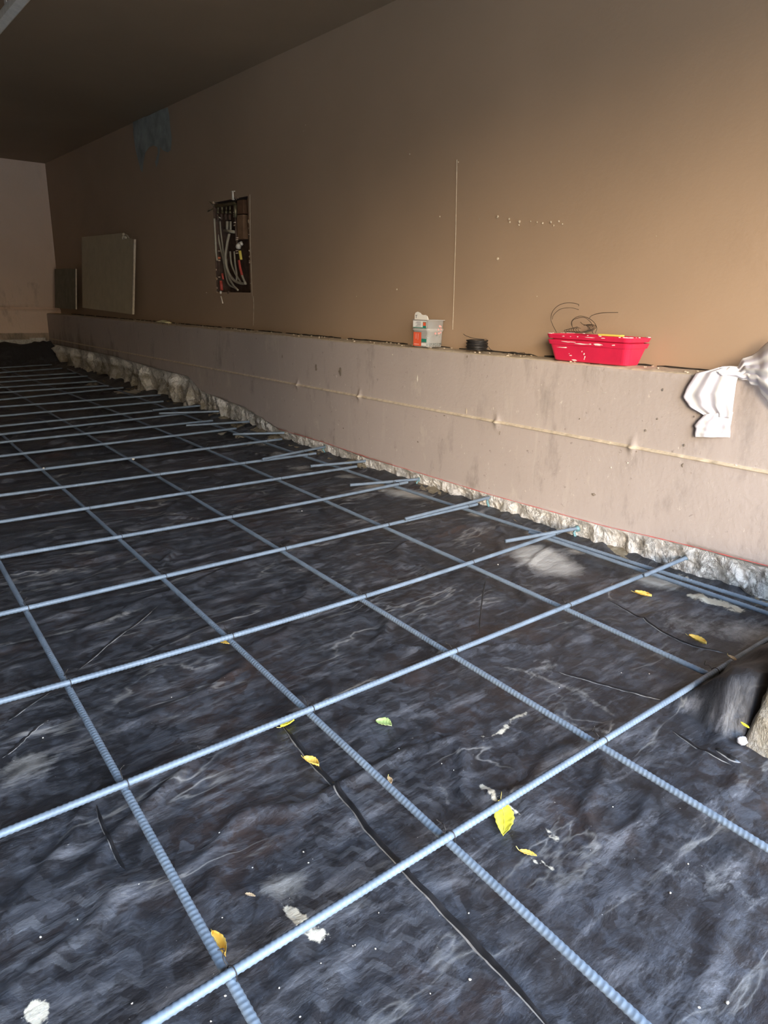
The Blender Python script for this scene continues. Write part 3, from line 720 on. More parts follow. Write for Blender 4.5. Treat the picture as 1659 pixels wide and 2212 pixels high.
for i, (a, b_, lab) in enumerate(dow):
    W = onx(a[0], a[1], XF+.004)
    hB = HX + (.006 if i == 0 else .012)
    E_ = onf(b_[0], b_[1], hB)
    d = (W-E_).normalized()
    P = [W+d*.05, W, W.lerp(E_, .5), E_]
    o = rebar_mesh('dowel_bar', P, seed=i+1, rib_until=3.4)
    tag(o, lab, 'steel bar', 'dowel bars set in the low wall')
    if i < 7:
        mb = MB(); mb.blob((W.x-.002, W.y, W.z-.001), .0105, 0, seed=i+50, n=10)
        if i in (1, 2, 3, 5):
            L = [.028, .034, .026, .020][[1, 2, 3, 5].index(i)]
            mb.tube(smoothpath([W+Vector((-.012, 0, -.006)), W+Vector((-.015, .003, -.015)), W+Vector((-.010, .001, -L)), W+Vector((-.004, 0, -L-.010))], 5), [.0035]*5+[.005]*6+[.004]*5, 7)
        q = mb.build('anchor_adhesive', M['epoxy'], o); q.location = -o.location; q['label'] = 'teal adhesive oozing from the drilled hole'

# ================================================================== things on the ledge
# --- tub of screws
t0 = empty('screw_tub', (2.17, 2.355, ZL+.004))
def rrect(cx, cy, hx, hy, z, r=.012, n=4):
    P = []
    for k, (sx_, sy_) in enumerate(((1, 1), (-1, 1), (-1, -1), (1, -1))):
        for j in range(n+1):
            an = math.pi/2*(k + j/n); P.append((cx+sx_*(hx-r)+r*math.cos(an), cy+sy_*(hy-r)+r*math.sin(an), z))
    return P
h = .112
def tubring(z, k=0.0, r=.012):
    s = .045+.004*z/h; return rrect(0, 0, s-k, s-k, z, r)
mb = MB(); mb.rings([tubring(0), tubring(.004), tubring(h), tubring(h, -.005), tubring(h+.003, -.005), tubring(h+.003, .0015), tubring(.004, .0015)], cap0=True, cap1=True)
mb.build('tub', M['tub'], t0)
mb = MB(); mb.rings([tubring(.004, .0025), tubring(.042, .0025), rrect(0, 0, .040, .040, .046)], cap0=True, cap1=True)
R = random.Random(5)
for k in range(150):
    x, y = R.uniform(-.038, .038), R.uniform(-.038, .038); a = R.uniform(0, 6.28); L = .014; z = .047+R.uniform(0, .008)
    mb.tube([(x-L*math.cos(a), y-L*math.sin(a), z), (x+L*math.cos(a), y+L*math.sin(a), z+R.uniform(-.006, .006))], .0016, 5)
for k in range(160):     # seen through the side walls
    u = R.uniform(-.038, .036); z = R.uniform(.008, .046); a = R.uniform(0, 3.14); L = .008
    for fx in (0, 1):
        p = Vector((u, -.0447, z)) if fx else Vector((-.0447, u, z)); dd = Vector((math.cos(a), 0, math.sin(a))) if fx else Vector((0, math.cos(a), math.sin(a)))
        mb.tube([p-dd*L, p+dd*L], .0013, 4)
s_ = mb.build('screws', M['zinc'], t0); s_['kind'] = 'stuff'; s_['label'] = 'grey zinc screws filling the lower part'
# second tapered lip on label side and labels
mb = MB(); mb.rings([rrect(-.001, 0, .0485, .0485, .066), rrect(-.002, 0, .053, .050, .072), rrect(-.002, 0, .053, .050, .074), rrect(-.001, 0, .0495, .0495, .078)], cap0=False, cap1=False)
mb.build('lip', M['tub'], t0)
def plate(mb, y0, y1, z0, z1, m, x=-.0515): mb.add([(x+(.0), y0, z0), (x, y1, z0), (x, y1, z1), (x, y0, z1)], [(0, 1, 2, 3)], m)
mb = MB(); plate(mb, -.040, .042, .080, .110, 0, -.0530); plate(mb, -.018-.020, -.018, .082, .106, 1, -.0533); plate(mb, -.036, -.020, .090, .104, 2, -.0536); plate(mb, -.040, .040, .080, .083, 1, -.0535)
for k in range(5): plate(mb, -.006, .026-.005*(k % 3), .086+.0045*k, .0875+.0045*k, 3, -.0534)
mb.build('upper_label', [M['labelw'], M['labelg'], M['labelo'], M['labelk']], t0, smooth=False)['label'] = 'white label with green and orange panel'
mb = MB(); plate(mb, -.008, .040, .004, .062, 0, -.0500); plate(mb, -.040, -.010, .022, .036, 1, -.0502); plate(mb, -.040, -.010, .006, .018, 2, -.0502)
plate(mb, .010, .013, .030, .056, 3, -.0503); plate(mb, .022, .025, .034, .056, 3, -.0503); plate(mb, .004, .034, .010, .013, 3, -.0503)
mb.build('lower_label', [M['labelo'], M['labelg'], M['labelw'], M['pink']], t0, smooth=False)['label'] = 'orange red lower label'
mb = MB()
for k in range(7):
    y = R.uniform(-.01, .035); z = R.uniform(.058, .095); mb.blob((y, -.0495, z), .0045, 0, seed=k, n=6)
pk = mb.build('pink_marks', M['pink'], t0); pk.scale = (1, 1, 1)
# white scalloped carry flap
prof = [(.040, .0), (.041, .020), (.036, .029), (.024, .033), (.010, .029), (.000, .022), (-.012, .020), (-.024, .021), (-.034, .016), (-.040, .004), (-.040, 0)]
V = [(-.046, y, h+.002+z) for y, z in prof] + [(-.042, y, h+.002+z) for y, z in prof]; n = len(prof)
mb = MB(); mb.add(V, [tuple(range(n)), tuple(range(2*n-1, n-1, -1))] + [(i, i+n, (i+1) % n+n, (i+1) % n) for i in range(n)])
for a_, b_ in (((.034, .020), (.030, .014)), ((.026, .020), (.030, .014)), ((.030, .014), (.030, .006))):
    mb.tube([(-.0465, a_[0], h+.002+a_[1]), (-.0465, b_[0], h+.002+b_[1])], .0009, 4, 1)
mb.build('carry_flap', [M['white'], M['labelk']], t0, smooth=False)['label'] = 'white scalloped flap with a small black letter'
t0.rotation_euler.z = math.radians(3)
tag(t0, 'clear plastic tub of grey screws with orange label on the ledge', 'tub')

# --- coil of tie wire
p = onx(1007, 757, 2.135); c0 = Vector((2.165, p.y-.03, ZL+.006))
mb = MB(); R = random.Random(9); pts = []
for k in range(26*20):
    a = k/20*2*math.pi; lay = k/520
    rr = .040+.0035*math.sin(lay*40)+R.uniform(-.0006, .0006)
    pts.append((rr*math.cos(a), rr*math.sin(a), .004+.038*abs(((lay*2.0) % 2)-1)+.0012*math.sin(a*1.7)))
mb.tube(pts, .0016, 5)
mb.tube(smoothpath([(.035, -.018, .046), (.0, -.035, .047), (-.030, -.010, .050), (-.040, .025, .058), (-.030, .050, .064)], 8), .0011, 5)
mb.tube(smoothpath([(.0, -.040, .03), (.0, -.060, .022), (-.005, -.085, .008), (.0, -.12, .003)], 8), .0011, 5)
co = mb.build('wire_coil', M['wire']); co.location = c0
tag(co, 'small coil of black tie wire on the ledge beside the screw tub', 'wire coil')
# loose snips of wire on the ledge
mb = MB(); b0 = Vector((2.15, c0.y-.22, ZL+.006))
for k in range(7):
    y = R.uniform(-.07, .06); a = R.uniform(-.6, .6)
    mb.tube(smoothpath([(R.uniform(-.02, .02), y-.035, .001), (R.uniform(-.02, .02), y, .004+.006*R.random()), (R.uniform(-.02, .03), y+.04, .001)], 5), .001, 4)
lw = mb.build('loose_wire', M['wire']); lw.location = b0
tag(lw, 'tangle of short black wire snips on the ledge between coil and red tray', 'wire', kind='stuff')

# --- red trays
py0, py1 = 1.315, 1.648
cyp = (py0+py1)/2; hy = (py1-py0)/2
t1 = empty('red_tray', (2.155, cyp, ZL+.003)); 
hb, ht = .072, 0
def pring(z, ex=0.0, r=.02): 
    k = z/.075; return rrect(0, 0, .040+.024*k+ex, hy-.018+.016*k+ex, z, r, 5)
mb = MB(); mb.rings([pring(0, -.004), pring(.003, 0), pring(.056, 0), pring(.0565, .004), pring(.070, .0045), pring(.072, .003), pring(.072, -.002), pring(.050, -.003), pring(.004, -.003)])
mb.build('tray_body', M['red'], t1, smooth=False)
def smears(spec, x, parent, seed, endx=None):
    R = random.Random(seed)
    for (y, z, a, b_) in spec:
        mb = MB(); n = 12; xx = -(.040+.024*z/.075) - .0045 + x
        V = [(-.0006, 0, 0)] + [(0, a*(.5+.8*R.random())*math.cos(6.283*k/n), b_*(.5+.8*R.random())*math.sin(6.283*k/n)) for k in range(n)]
        mb.add(V, [(0, 1+(k+1) % n, 1+k) for k in range(n)])
        o = mb.build('plaster_smear', M['mud'], parent, smooth=False); o.location = (xx, y, z); o['label'] = 'pale plaster smear'
smears([(.105, .046, .018, .0015), (.09, .047, .008, .002), (.012, .030, .0025, .006), (.010, .020, .002, .008), (.014, .012, .002, .004), (.07, .020, .006, .002), (.055, .006, .010, .003), (.02, .038, .002, .003), (.075, .026, .003, .001)], .004, t1, 2)
smears([(.02, .063, .030, .002), (-.05, .064, .018, .0035), (.07, .067, .03, .0015), (-.11, .066, .008, .002), (-.02, .064, .006, .002)], -.0015, t1, 3)
tag(t1, 'red plastic mixing tray with plaster smears on the ledge, the lower of two nested', 'tray')
t2 = empty('red_tray', (2.156, cyp+.001, ZL+.012), math.radians(-.6))
mb = MB(); mb.rings([rrect(0, 0, .034, hy-.030, .010, .02, 5), pring(.067, -.006), pring(.0675, .004), pring(.080, .0045), pring(.082, .003), pring(.082, -.002), pring(.060, -.009), rrect(0, 0, .032, hy-.033, .040, .02, 5)])
mb.build('tray_body', M['red'], t2, smooth=False)
smears([(.09, .076, .006, .0012), (.06, .076, .004, .001), (-.02, .077, .02, .0012), (-.07, .077, .01, .0012), (.03, .077, .004, .0015)], -.001, t2, 6)
mb = MB(); R = random.Random(8)   # crusted rim
rg = pring(.0835, .000)
for k in range(110):
    i = R.randrange(len(rg)); a_ = Vector(rg[i]); b_ = Vector(rg[(i+1) % len(rg)]); p = a_.lerp(b_, R.random())
    mb.blob((p.x, p.y, p.z-.0005), R.uniform(.002, .005), 0, seed=k, n=6, flat=.35)
mb.add([tuple(Vector(v)+Vector((0, 0, .0))) for v in pring(.070, -.008)], [tuple(range(len(pring(.07))))])
mb.build('plaster_crust', M['mud'], t2)['label'] = 'pale dried plaster crust on the rim'
tag(t2, 'red plastic tray with crusted rim nested in the top of the lower red tray', 'tray')
# the loops of wire in the tray
zt = ZL+.090
def loopwire(pix, x, wd=.00085):
    return smoothpath([onx(a, b_, x + dx) for a, b_, dx in pix], 8)
mb = MB()
mb.tube(loopwire([(1202,718,0),(1193,700,.01),(1190,688,.01),(1194,672,.0),(1208,659,0),(1228,654,0),(1248,657,.01),(1250,661,.01)], 2.14), .0011, 5)
mb.tube(loopwire([(1193,690,0),(1196,680,.01),(1210,668,.0),(1228,665,0),(1240,666,.01),(1250,669,.01)], 2.15), .0009, 5)
mb.tube(loopwire([(1273,687,0),(1280,681,.01),(1300,676,.0),(1335,675,0)], 2.15), .0011, 5)
mb.tube(loopwire([(1240,712,0),(1234,700,.01),(1238,690,.0),(1252,683,0),(1268,686,.01),(1282,695,.01),(1289,708,0),(1286,720,0)], 2.15), .0011, 5)
mb.tube(loopwire([(1236,706,0),(1236,694,.01),(1245,688,.0),(1262,686,0),(1274,694,.01),(1281,706,.01),(1280,720,0)], 2.16), .0011, 5)
mb.tube(loopwire([(1254,696,0),(1258,700,.01),(1268,704,.0),(1277,714,0),(1282,721,.01)], 2.13), .0010, 5)
R = random.Random(21)
for k in range(7):
    ce = onx(1248+4*k, 722, 2.15); rad = .045-.002*k; ti = .25+.07*k
    pts = []
    for j in range(25):
        a = math.pi*2*j/24*(.85)+.3*k
        pts.append((ce.x+.9*rad*math.cos(a)*.7, ce.y+.01+rad*math.sin(a), ce.z+.006+max(0, rad*(ti*math.sin(a*1+1.57)+ti))*.6))
    mb.tube(pts, .0010, 4)
wr_ = mb.build('wire_loops', M['rustwire']); rebase(wr_, onx(1250, 720, 2.15))
tag(wr_, 'springy loops of brown wire standing out of the red tray', 'wire')
mb = MB(); a_ = onx(1296, 722, 2.125); b_ = onx(1345, 724, 2.125)
mb.box((-.012, 0, 0), (.012, (a_-b_).length, .006)); ya = mb.build('yellow_strip', M['yellow'], smooth=False); ya.location = (2.125, b_.y, ZL+.0955); bevel(ya, .0015)
tag(ya, 'flat yellow plastic strip lying across the red tray', 'tool')

# pale scrap on the ledge by the leaning board
p = onx(352, 686, 2.16); mb = MB()
V = []; R = random.Random(2)
for i in range(9):
    for j in range(5):
        V.append(((j/4-.5)*.05, (i/8-.5)*.22*(1-.25*abs(j/4-.5)), .004+.018*math.sin(math.pi*j/4)*math.sin(math.pi*i/8)*(.6+.6*R.random())))
mb.add(V, grid_faces(9, 5)); g_ = mb.build('scrap', M['glove']); g_.location = (2.165, p.y, ZL+.006)
sd = g_.modifiers.new('thick', 'SOLIDIFY'); sd.thickness = .004
tag(g_, 'crumpled pale yellow scrap on the ledge right of the leaning board', 'scrap')
# mortar crumbs along the ledge
mb = MB(); R = random.Random(33)
for k in range(260):
    y = R.uniform(.9, 6.5); x = R.uniform(XF+.015, XB-.01)
    mb.blob((x, y, ZL+.002), R.uniform(.0015, .006), 0, seed=k, n=6, flat=.6)
cr = mb.build('mortar_crumbs', M['seam']); tag(cr, 'scattered mortar crumbs and dust along the top of the ledge', 'crumbs', kind='stuff')

# --- boards leaning at the far end of the ledge
def board(name, pix, xtop, xbot, th, mats, origin_label):
    P = [onx(a, b_, x) for (a, b_, x) in pix]; n = len(P)
    nrm = (P[1]-P[0]).cross(P[-1]-P[0]).normalized()
    if nrm.x < 0: nrm = -nrm
    V = P + [p+nrm*th for p in P]
    mb = MB(); mb.add(V, [tuple(range(n))], 0); mb.add(V, [tuple(range(2*n-1, n-1, -1))] + [(i, i+n, (i+1) % n+n, (i+1) % n) for i in range(n)], 1)
    o = mb.build(name, mats, smooth=False); lo = min(P, key=lambda p: p.z); rebase(o, (xbot, lo.y, lo.z)); return o
def lean(z, a=2.150, b=2.212): return a+(b-a)*(z-.66)/.7
bp = []
for a_, b_ in [(178,664.5),(176.5,512),(225,507),(265,503),(273,507),(277,514),(271,519),(263,520),(274,516.5),(288.5,517),(285,679)]:
    x = lean(onx(a_, b_, 2.18).z); bp.append((a_, b_, x))
bd = board('plasterboard_sheet', bp, 0, 2.15, .012, [M['gyp'], M['gypedge']], '')
tag(bd, 'large painted board with a broken top corner leaning on the painted wall', 'board')
# chip of torn paper at the corner is part of it
mb = MB(); pp = onx(270, 512, 2.19)
for k in range(5): mb.blob((pp.x-.006, pp.y+R.uniform(-.03, .03), pp.z+R.uniform(-.02, .02)), .012, 0, seed=k+5, n=6)
q = mb.build('torn_paper', M['gypedge'], bd); q.location = -bd.location; q['label'] = 'pale torn paper at the broken corner'
mb = MB(); A_ = [Vector(onx(288.5, 517, lean(1.25))), Vector(onx(285, 679, lean(.68)))]
V = []
for i in range(20):
    p = A_[0].lerp(A_[1], i/19); V += [(p.x-.003, p.y+.001, p.z), (p.x-.004, p.y-.022+.004*R.random(), p.z), (p.x+.012, p.y-.020, p.z)]
mb.add(V, grid_faces(20, 3)); q = mb.build('cut_edge', M['gypedge'], bd, smooth=False); q.location = -bd.location; q['label'] = 'pale cut edge of the board'
bp = [(a_, b_, lean(onx(a_, b_, 2.18).z)) for a_, b_ in [(119,665),(118,581),(141,580),(163,580.5),(163.5,668)]]
b2 = board('small_panel', bp, 0, 2.15, .012, [M['dkboard'], M['gypedge']], '')
tag(b2, 'small dark panel leaning on the wall in the far corner, left of the large board', 'board')

# ================================================================== plumbing niche
def nx(px, py, dx=0.0): return onx(px, py, XB+dx)
man = empty('heating_manifold', nx(500, 470, .03))
man.location = Vector((XB+.04, 4.24, HZ0))
ml = Vector(man.location)
def part(mb, name, mats, lab=None):
    o = mb.build(name, mats, man); o.location = -ml
    if lab: o['label'] = lab
    return o
mb = MB(); mb.tube([nx(455, 446, .015), nx(470, 445, .02), nx(505, 439, .02), nx(508, 442, .02)], .012, 10); mb.tube([nx(508, 440, .02), nx(509, 470, .02)], .011, 10)
for px in (471, 480, 489, 497): mb.tube([nx(px, 444, .02), nx(px, 456, .02)], .006, 8); mb.tube([nx(px, 456, .01), nx(px, 461, .01)], .009, 8)
for (a_, b_, c_, d_) in ((453,436,462,444), (449,457,462,450)): mb.tube([nx(a_, b_, -.01), nx(c_, d_, .0)], .003, 6)
part(mb, 'supply_header', M['brass'], 'dull brass header with outlets')
for px in (471, 479, 488, 496): mb = MB(); mb.tube([nx(px, 463, .012), nx(px, 475, .012)], .0085, 8); part(mb, 'shutoff_valve', M['dark'])
mb = MB(); mb.tube([nx(472, 468, .0), nx(476, 471, .0)], .003, 6); part(mb, 'valve_lever', M['whiteval'], 'bright little lever')
mb = MB(); mb.tube([nx(503, 413, 0), nx(504, 432, .0)], .0085, 8); mb.tube([nx(499, 414, 0), nx(508, 413, 0)], .003, 6)
part(mb, 'air_vent', M['whiteval'], 'pale vent standing up from the header')
mb = MB(); mb.tube([nx(484, 498, .01), nx(506, 501, .01)], .009, 8); mb.tube([nx(491, 478, .02), nx(491, 497, .02)], .010, 8); mb.tube([nx(498, 478, .02), nx(498, 497, .02)], .007, 8)
part(mb, 'return_header', M['pex'], 'lower pale header')
pex = [([(463,472),(465,510),(467,545),(469,563)], .007, .0), ([(469,478),(471,505),(475,530),(482,560),(492,610),(508,622)], .006, .03), ([(475,478),(478,510),(482,540),(486,570),(496,605),(512,625)], .006, .04),
       ([(495,505),(490,530),(487,558),(492,585),(505,605),(520,612),(531,612)], .0085, .005), ([(497,543),(500,570),(508,590),(520,610)], .006, .02), ([(506,543),(508,570),(511,590),(511,610)], .006, .02), ([(489,560),(492,590),(503,614),(514,627)], .006, .01)]
for k, (pts, r, dx) in enumerate(pex):
    mb = MB(); mb.tube(smoothpath([nx(a_, b_, dx) for a_, b_ in pts], 7), r, 8); part(mb, 'flexible_pipe', M['pex'])
mb = MB(); mb.tube([nx(508, 470, .02), nx(511, 520, .02), nx(513, 545, .02)], .0065, 8)
for py in (458, 463, 467, 480, 486): mb.tube([nx(507.3, py, .018), nx(507.5, py+2, .018)], .010, 8, 1)
for py in (513, 517, 541, 546): mb.tube([nx(512, py, .018), nx(512.2, py+2, .018)], .010, 8, 1)
part(mb, 'riser_pipe', [M['dark'], M['coupling']], 'dark riser with bright couplings')
mb = MB(); mb.tube([nx(472, 538, .01), nx(474, 625, .01)], .0055, 8)
for py in (541, 561, 597): mb.tube([nx(473.5, py, .008), nx(473.6, py+3, .008)], .009, 8, 1)
mb.tube([nx(473.8, 555, .006), nx(473.8, 559, .006)], .010, 8, 2)
part(mb, 'drain_pipe', [M['dark'], M['coupling'], M['orange']], 'dark vertical pipe with orange band')
mb = MB(); mb.tube([nx(480, 591, .0), nx(482, 603, .0)], .007, 8); mb.tube([nx(477, 607, .01), nx(479, 627, .01)], .011, 8)
part(mb, 'red_fitting', M['redpipe'], 'red fitting low on the left')
mb = MB(); mb.tube(smoothpath([nx(516, 562, .0), nx(519, 580, .0), nx(523, 595, .0)], 6), .008, 8); part(mb, 'red_pipe', M['redpipe'], 'red pipe below the yellow handle')
mb = MB(); mb.tube(smoothpath([nx(522, 593, .0), nx(526, 603, .0), nx(530, 611, .0)], 6), .007, 8); part(mb, 'flexible_pipe', M['pex'])
mb = MB(); mb.tube([nx(518, 542, -.01), nx(521, 561, -.01)], .0085, 8); part(mb, 'valve_handle', M['yellow'], 'yellow valve handle')
mb = MB(); mb.blob(nx(515, 531, -.0), .018, 0, seed=4, n=8); mb.blob(nx(521, 526, .01), .012, 0, seed=5, n=8); part(mb, 'ball_valve', M['whiteval'], 'pale ball valve')
mb = MB(); mb.tube([nx(477, 640, -.004), nx(481, 655, -.004)], .004, 6); mb.blob(nx(477, 632, 0), .010, 0, seed=9); part(mb, 'frayed_end', M['whiteval'])
tag(man, 'heating pipe manifold with yellow valve handle in the wall opening', 'plumbing')
mb = MB(); p0 = nx(516, 432, .0); p1 = nx(527, 462, .0); yb0, yb1 = nx(527, 500, .03).y, nx(514, 500, .03).y
mb.box((XB+.025, yb0, nx(520, 517, .03).z), (XB+.06, yb1, nx(520, 464, .03).z)); o = mb.build('timber_block', M['wood2'], smooth=False); rebase(o, (XB+.04, (yb0+yb1)/2, nx(520, 517, .03).z)); bevel(o, .003)
tag(o, 'short light brown timber block right of the manifold riser', 'timber')
mb = MB(); mb.box((XB+.03, yb0, nx(520, 463, .03).z+.002), (XB+.07, yb1, HZ1-.005)); o = mb.build('timber_block', M['wood'], smooth=False); rebase(o, (XB+.05, (yb0+yb1)/2, HZ1-.1)); bevel(o, .003)
tag(o, 'dark timber block above the light brown one in the wall opening', 'timber')
mb = MB(); mb.box((XB+.05, HY0+.003, HZ0+.002), (XB+.095, yb0-.012, HZ1-.002)); o = mb.build('timber_stud', M['wood'], smooth=False); rebase(o, (XB+.07, HY0+.03, HZ0)); bevel(o, .003)
tag(o, 'reddish brown timber stud along the right side of the wall opening', 'timber')

# ================================================================== white cloth over the ledge
def cloth_patch(L_, R_, nu, nv, xf, name, parent, stripes, amp=.008, seed=0):
    """surface between two boundary curves given in pixels; xf(u,v) gives the distance x"""
    def samp(C_, t):
        n = len(C_)-1; k = min(int(t*n), n-1); f = t*n-k; return (C_[k][0]*(1-f)+C_[k+1][0]*f, C_[k][1]*(1-f)+C_[k+1][1]*f)
    V = []; st = []
    for i in range(nu):
        u = i/(nu-1); a_ = samp(L_, u); b_ = samp(R_, u)
        for j in range(nv):
            v_ = j/(nv-1); px = a_[0]*(1-v_)+b_[0]*v_; py = a_[1]*(1-v_)+b_[1]*v_
            x = xf(u, v_) - amp*(math.sin(v_*stripes*6.28+3*u+seed)*.5+.5)*math.sin(math.pi*min(1, max(0, v_)))**.5 - .012*float(fbm(np.array([u*4+seed]), np.array([v_*3.]), 3, 7)[0])
            V.append(tuple(onx(px, py, x))); st.append(.5+.5*math.sin(v_*stripes*6.28*1.3+seed+1.5*u))
    o = mesh(name, V, grid_faces(nu, nv), M['cloth'], parent, attrs={'stripe': st}); sd = o.modifiers.new('thick', 'SOLIDIFY'); sd.thickness = .0025; sd.offset = 1
    return o
cl = empty('white_cloth', (2.15, 1.03, ZL+.004))
clp = []
xh = lambda u, v: XF-.012-.012*math.sin(math.pi*v)*(1-u)
L1 = [(1545,796),(1502,806),(1490,825),(1482,838),(1474,858),(1484,872),(1490,880),(1518,896),(1521,899)]
R1 = [(1590,792),(1596,800),(1594,815),(1590,830),(1588,845),(1586,860),(1584,875),(1582,890),(1580,903)]
clp.append(cloth_patch(L1, R1, 40, 34, xh, 'upper_drape', cl, 3, .010, 0))
L2 = [(1521,895),(1508,908),(1499,919),(1502,926),(1500,936),(1500,944)]
R2 = [(1583,890),(1581,903),(1579,914),(1577,925),(1577,935),(1576,945)]
clp.append(cloth_patch(L2, R2, 24, 26, lambda u, v: XF-.012-.006*math.sin(6*v), 'lower_drape', cl, 2, .007, 1))
L3 = [(1542,798),(1560,793),(1578,792),(1595,793),(1604,775),(1618,771),(1626,768),(1640,758),(1652,746),(1664,736),(1700,722)]
R3 = [(1560,812),(1580,812),(1594,814),(1606,820),(1618,820),(1622,830),(1640,832),(1646,850),(1655,862),(1668,880),(1700,905)]
clp.append(cloth_patch(L3, R3, 50, 34, lambda u, v: XF-.014 + .085*max(0, .45-v)/.45*min(1, u*1.5) - .05*math.sin(math.pi*v)*max(0, min(1, (u-.35)*2)), 'gathered_bundle', cl, 3.5, .016, 2))
for o in clp: o.location = -cl.location
tag(cl, 'crumpled white cloth hanging over the ledge at the right', 'cloth')

# ================================================================== leaves and chips on the sheet
def leaf(px, py, length, width, ang, mat, lab, curl=.3, lift=.004, h=None, stem=True, twist=0.0, group=None, name='fallen_leaf'):
    p = onf(px, py, 0) if h is None else None
    z = hz(p.x, p.y)+lift if h is None else 0
    if h is not None: p = h; z = h.z
    r = empty(name, (p.x, p.y, z), ang)
    V = []; nu, nv = 22, 9
    for i in range(nu):
        u = i/(nu-1); w_ = width*.5*(math.sin(math.pi*u**.85))**.8*(1+.06*math.sin(u*40)) + .0002
        for j in range(nv):
            v_ = j/(nv-1)*2-1
            x = (u-.5)*length; y = v_*w_ + .12*width*math.sin(u*3.14)
            zz = curl*width*(v_*v_)*.9*(.6+.4*math.sin(u*3)) + .10*length*(2*u-1)**2*curl*1.5 + .0006*math.sin(u*30+v_*5) + twist*v_*w_*(u-.3)
            V.append((x, y, zz))
    o = mesh('blade', V, grid_faces(nu, nv), M[mat], r); sd = o.modifiers.new('thick', 'SOLIDIFY'); sd.thickness = .0004
    if stem:
        mb = MB(); mb.tube(smoothpath([(-length*.25, .05*width, curl*width*.2+.0004), (-length*.5, 0, .10*length*curl*1.5), (-length*.72, .002, .001+.004)], 5), [.0007]*11, 5); mb.build('stalk', M['stem_l'], r)
        mb = MB(); mb.tube([(-length*.45+length*.9*k/10, .12*width*math.sin(3.14*(.05+.9*k/10)), .10*length*(2*(.05+.9*k/10)-1)**2*curl*1.5+.0006) for k in range(11)], .0004, 4); mb.build('midrib', M['stem_l'], r)
    tag(r, lab, 'leaf'); return r
def pang(p, q):   # world heading between two pixels on the floor
    a, b = onf(*p), onf(*q); return math.atan2(b.y-a.y, b.x-a.x), (b-a).length
def leafpx(a, b, wr, *args, **kw):
    an, L = pang(a, b); leaf((a[0]+b[0])/2, (a[1]+b[1])/2, L, L*wr, an, *args, **kw)
leafpx((1082,1722), (1087,1800), .38, 'lf_y', 'bright yellow pointed leaf lying under the nearest cross bar', curl=.12, lift=.003)
leafpx((1370,1283), (1407,1293), .42, 'lf_o', 'golden curved leaf near the wall end of the second cross bar', curl=.5)
leafpx((1487,1377), (1525,1396), .42, 'lf_o', 'golden leaf with a curled stalk on the sheet right of the wallside long bars', curl=.5)
leafpx((473,1384), (498,1390), .62, 'lf_o', 'small golden leaf tucked beside the crossing of third cross bar', curl=.3)
leafpx((606,1574), (636,1559), .55, 'lf_y', 'yellow leaf at the start of the long black fold', curl=.5)
leafpx((656,1638), (689,1656), .45, 'lf_o', 'golden orange leaf lying on the long black fold', curl=.5, lift=.007)
leafpx((812,1555), (846,1567), .72, 'lf_g', 'pale green leaf fragment alone in the middle of a square', curl=.2, stem=False)
leafpx((1122,1832), (1160,1845), .36, 'lf_o', 'orange leaf smeared with sand below the bright yellow leaf', curl=.15)
leafpx((459,2028), (488,2078), .34, 'lf_o', 'curled golden leaf standing against the bar near the bottom left', curl=.9, lift=.012)
leafpx((1566,1457), (1583,1470), .40, 'lf_t', 'small tan leaf beside the free end of a long bar', curl=.5)
leafpx((838,1684), (845,1698), .45, 'lf_t', 'tiny dry leaf against the long bar beyond the fold', curl=.6, lift=.008)
leaf(0, 0, .022, .008, 1.2, 'lf_y', 'pale yellow leaf stuck on the broken concrete at the right edge', h=onx(1612, 1565, PX-.004)+Vector((-.006, 0, 0)), stem=False)
leafpx((530,1936), (552,1942), .3, 'lf_t', 'small pinkish dry flake near the sand patch', curl=.3, stem=False)
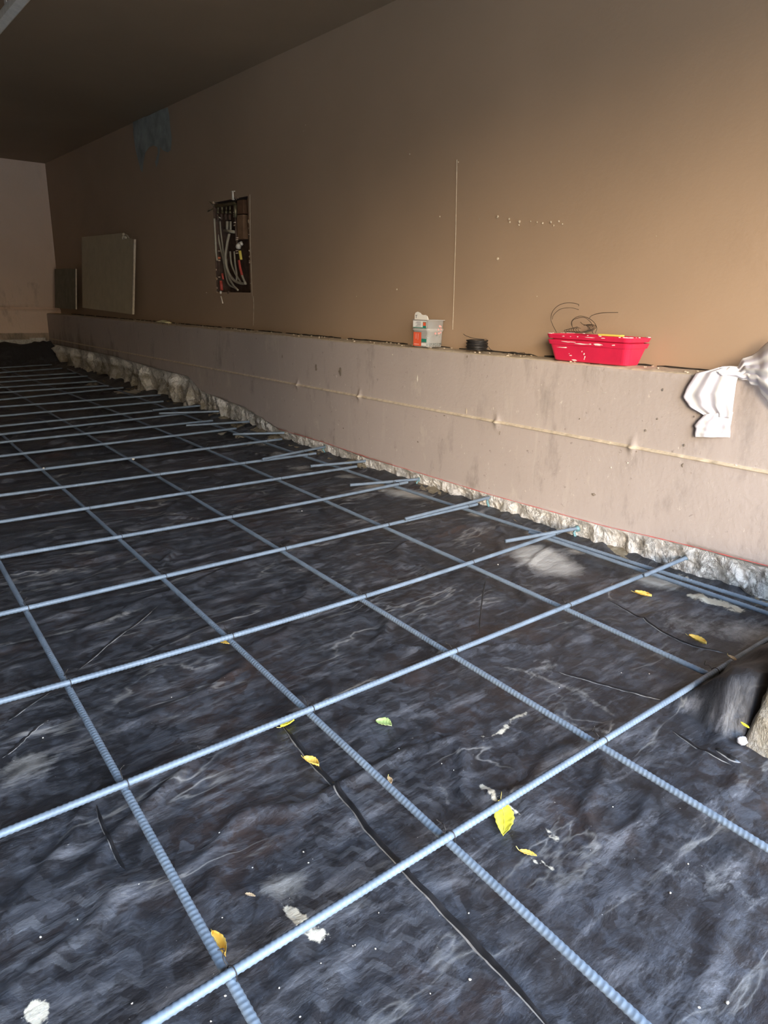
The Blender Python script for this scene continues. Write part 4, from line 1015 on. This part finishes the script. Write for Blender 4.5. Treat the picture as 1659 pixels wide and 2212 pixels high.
# white chips
chips = [(288,995,6),(94,1014,5),(486,2143,5),(652,1100,3.5),(87,2018,5),(284,2157,4),(655,1834,4),(666,1858,3.5),(886,1855,3),(1016,2103,6),(1013,1963,4),(811,2043,4),(648,2188,4),(603,2131,4),(762,2037,3),(767,2035,3),(92,1590,4),(474,1797,4),(1372,1851,3),(1325,1733,3),(1448,1926,5),(1510,2177,5),(1573,2158,7),(167,1982,3),(480,1980,3),(954,1648,3),(862,1612,2.5),(980,1661,2.5),(930,2136,3),(545,1867,3),(818,1967,3),(693,2080,3),(1487,1863,4),(1618,1484,3),(1209,1477,2.5),(1343,1448,2.5),(1403,1452,2.5),(1076,1217,4),(455,2196,4),(300,1910,2.5),(370,1500,2.5),(725,1590,2)]
mb = MB(); mb.blob((0, 0, 0), .001, 0, seed=3, n=7, flat=.7); ch0 = mb.build('plaster_chip', M['plaster'])
for k, (px, py, s) in enumerate(chips):
    o = ch0 if k == 0 else ch0.copy()
    if k: C.objects.link(o)
    p = onf(px, py, 0); dist = (p-Vector((0, 0, HC))).length; r = s*dist/FPX*.5
    z = hz(p.x, p.y)
    if k in (0, 1): z = SL*p.y + HX + .007; p = onf(px, py, HX+.007)
    o.location = (p.x, p.y, z+r*.5); o.scale = (r/.001, r/.001*.8, r/.001*.8); o.rotation_euler = (0, 0, k*1.3)
    tag(o, 'tiny white plaster chip on the steel bars, far left' if k in (0, 1) else 'tiny white plaster chip lying on the black sheet', 'chip', 'white plaster chips')
# white stone against the pier corner
mb = MB(); mb.blob((0, 0, 0), .0095, 0, seed=13, n=10); o = mb.build('stone', simple('pale_stone', (.62, .62, .66), .8)); p = onf(1601, 1598, 0); o.location = (p.x-.012, p.y-.006, hz(p.x-.012, p.y)+.010)
tag(o, 'pale stone at the foot of the broken concrete corner', 'stone')

# ================================================================== ceiling rail, top left
tr = empty('door_track', (.88, 2.2, 1.93))
P0, P1 = Vector((.884, 1.2, 1.9)), Vector((.884, 3.75, 1.9))
sec = [(-.022, .014), (-.022, -.014), (.010, -.020), (.022, -.010), (.022, .012), (.018, .012), (.018, -.008), (.008, -.016), (-.018, -.011), (-.018, .014)]
mb = MB(); mb.rings([[(P.x+a, P.y, P.z+b) for a, b in sec] for P in (P0, P1)], cap0=True, cap1=True)
o = mb.build('rail', M['galv'], tr, smooth=False); o.location = -tr.location
for y in (1.5, 3.4):
    mb = MB(); mb.box((.862, y, 1.91), (.866, y+.03, ZC)); o = mb.build('hanger', M['galv'], tr, smooth=False); o.location = -tr.location
tag(tr, 'pale metal door track hung under the ceiling in the top left corner', 'rail')
bpy.context.view_layer.update()
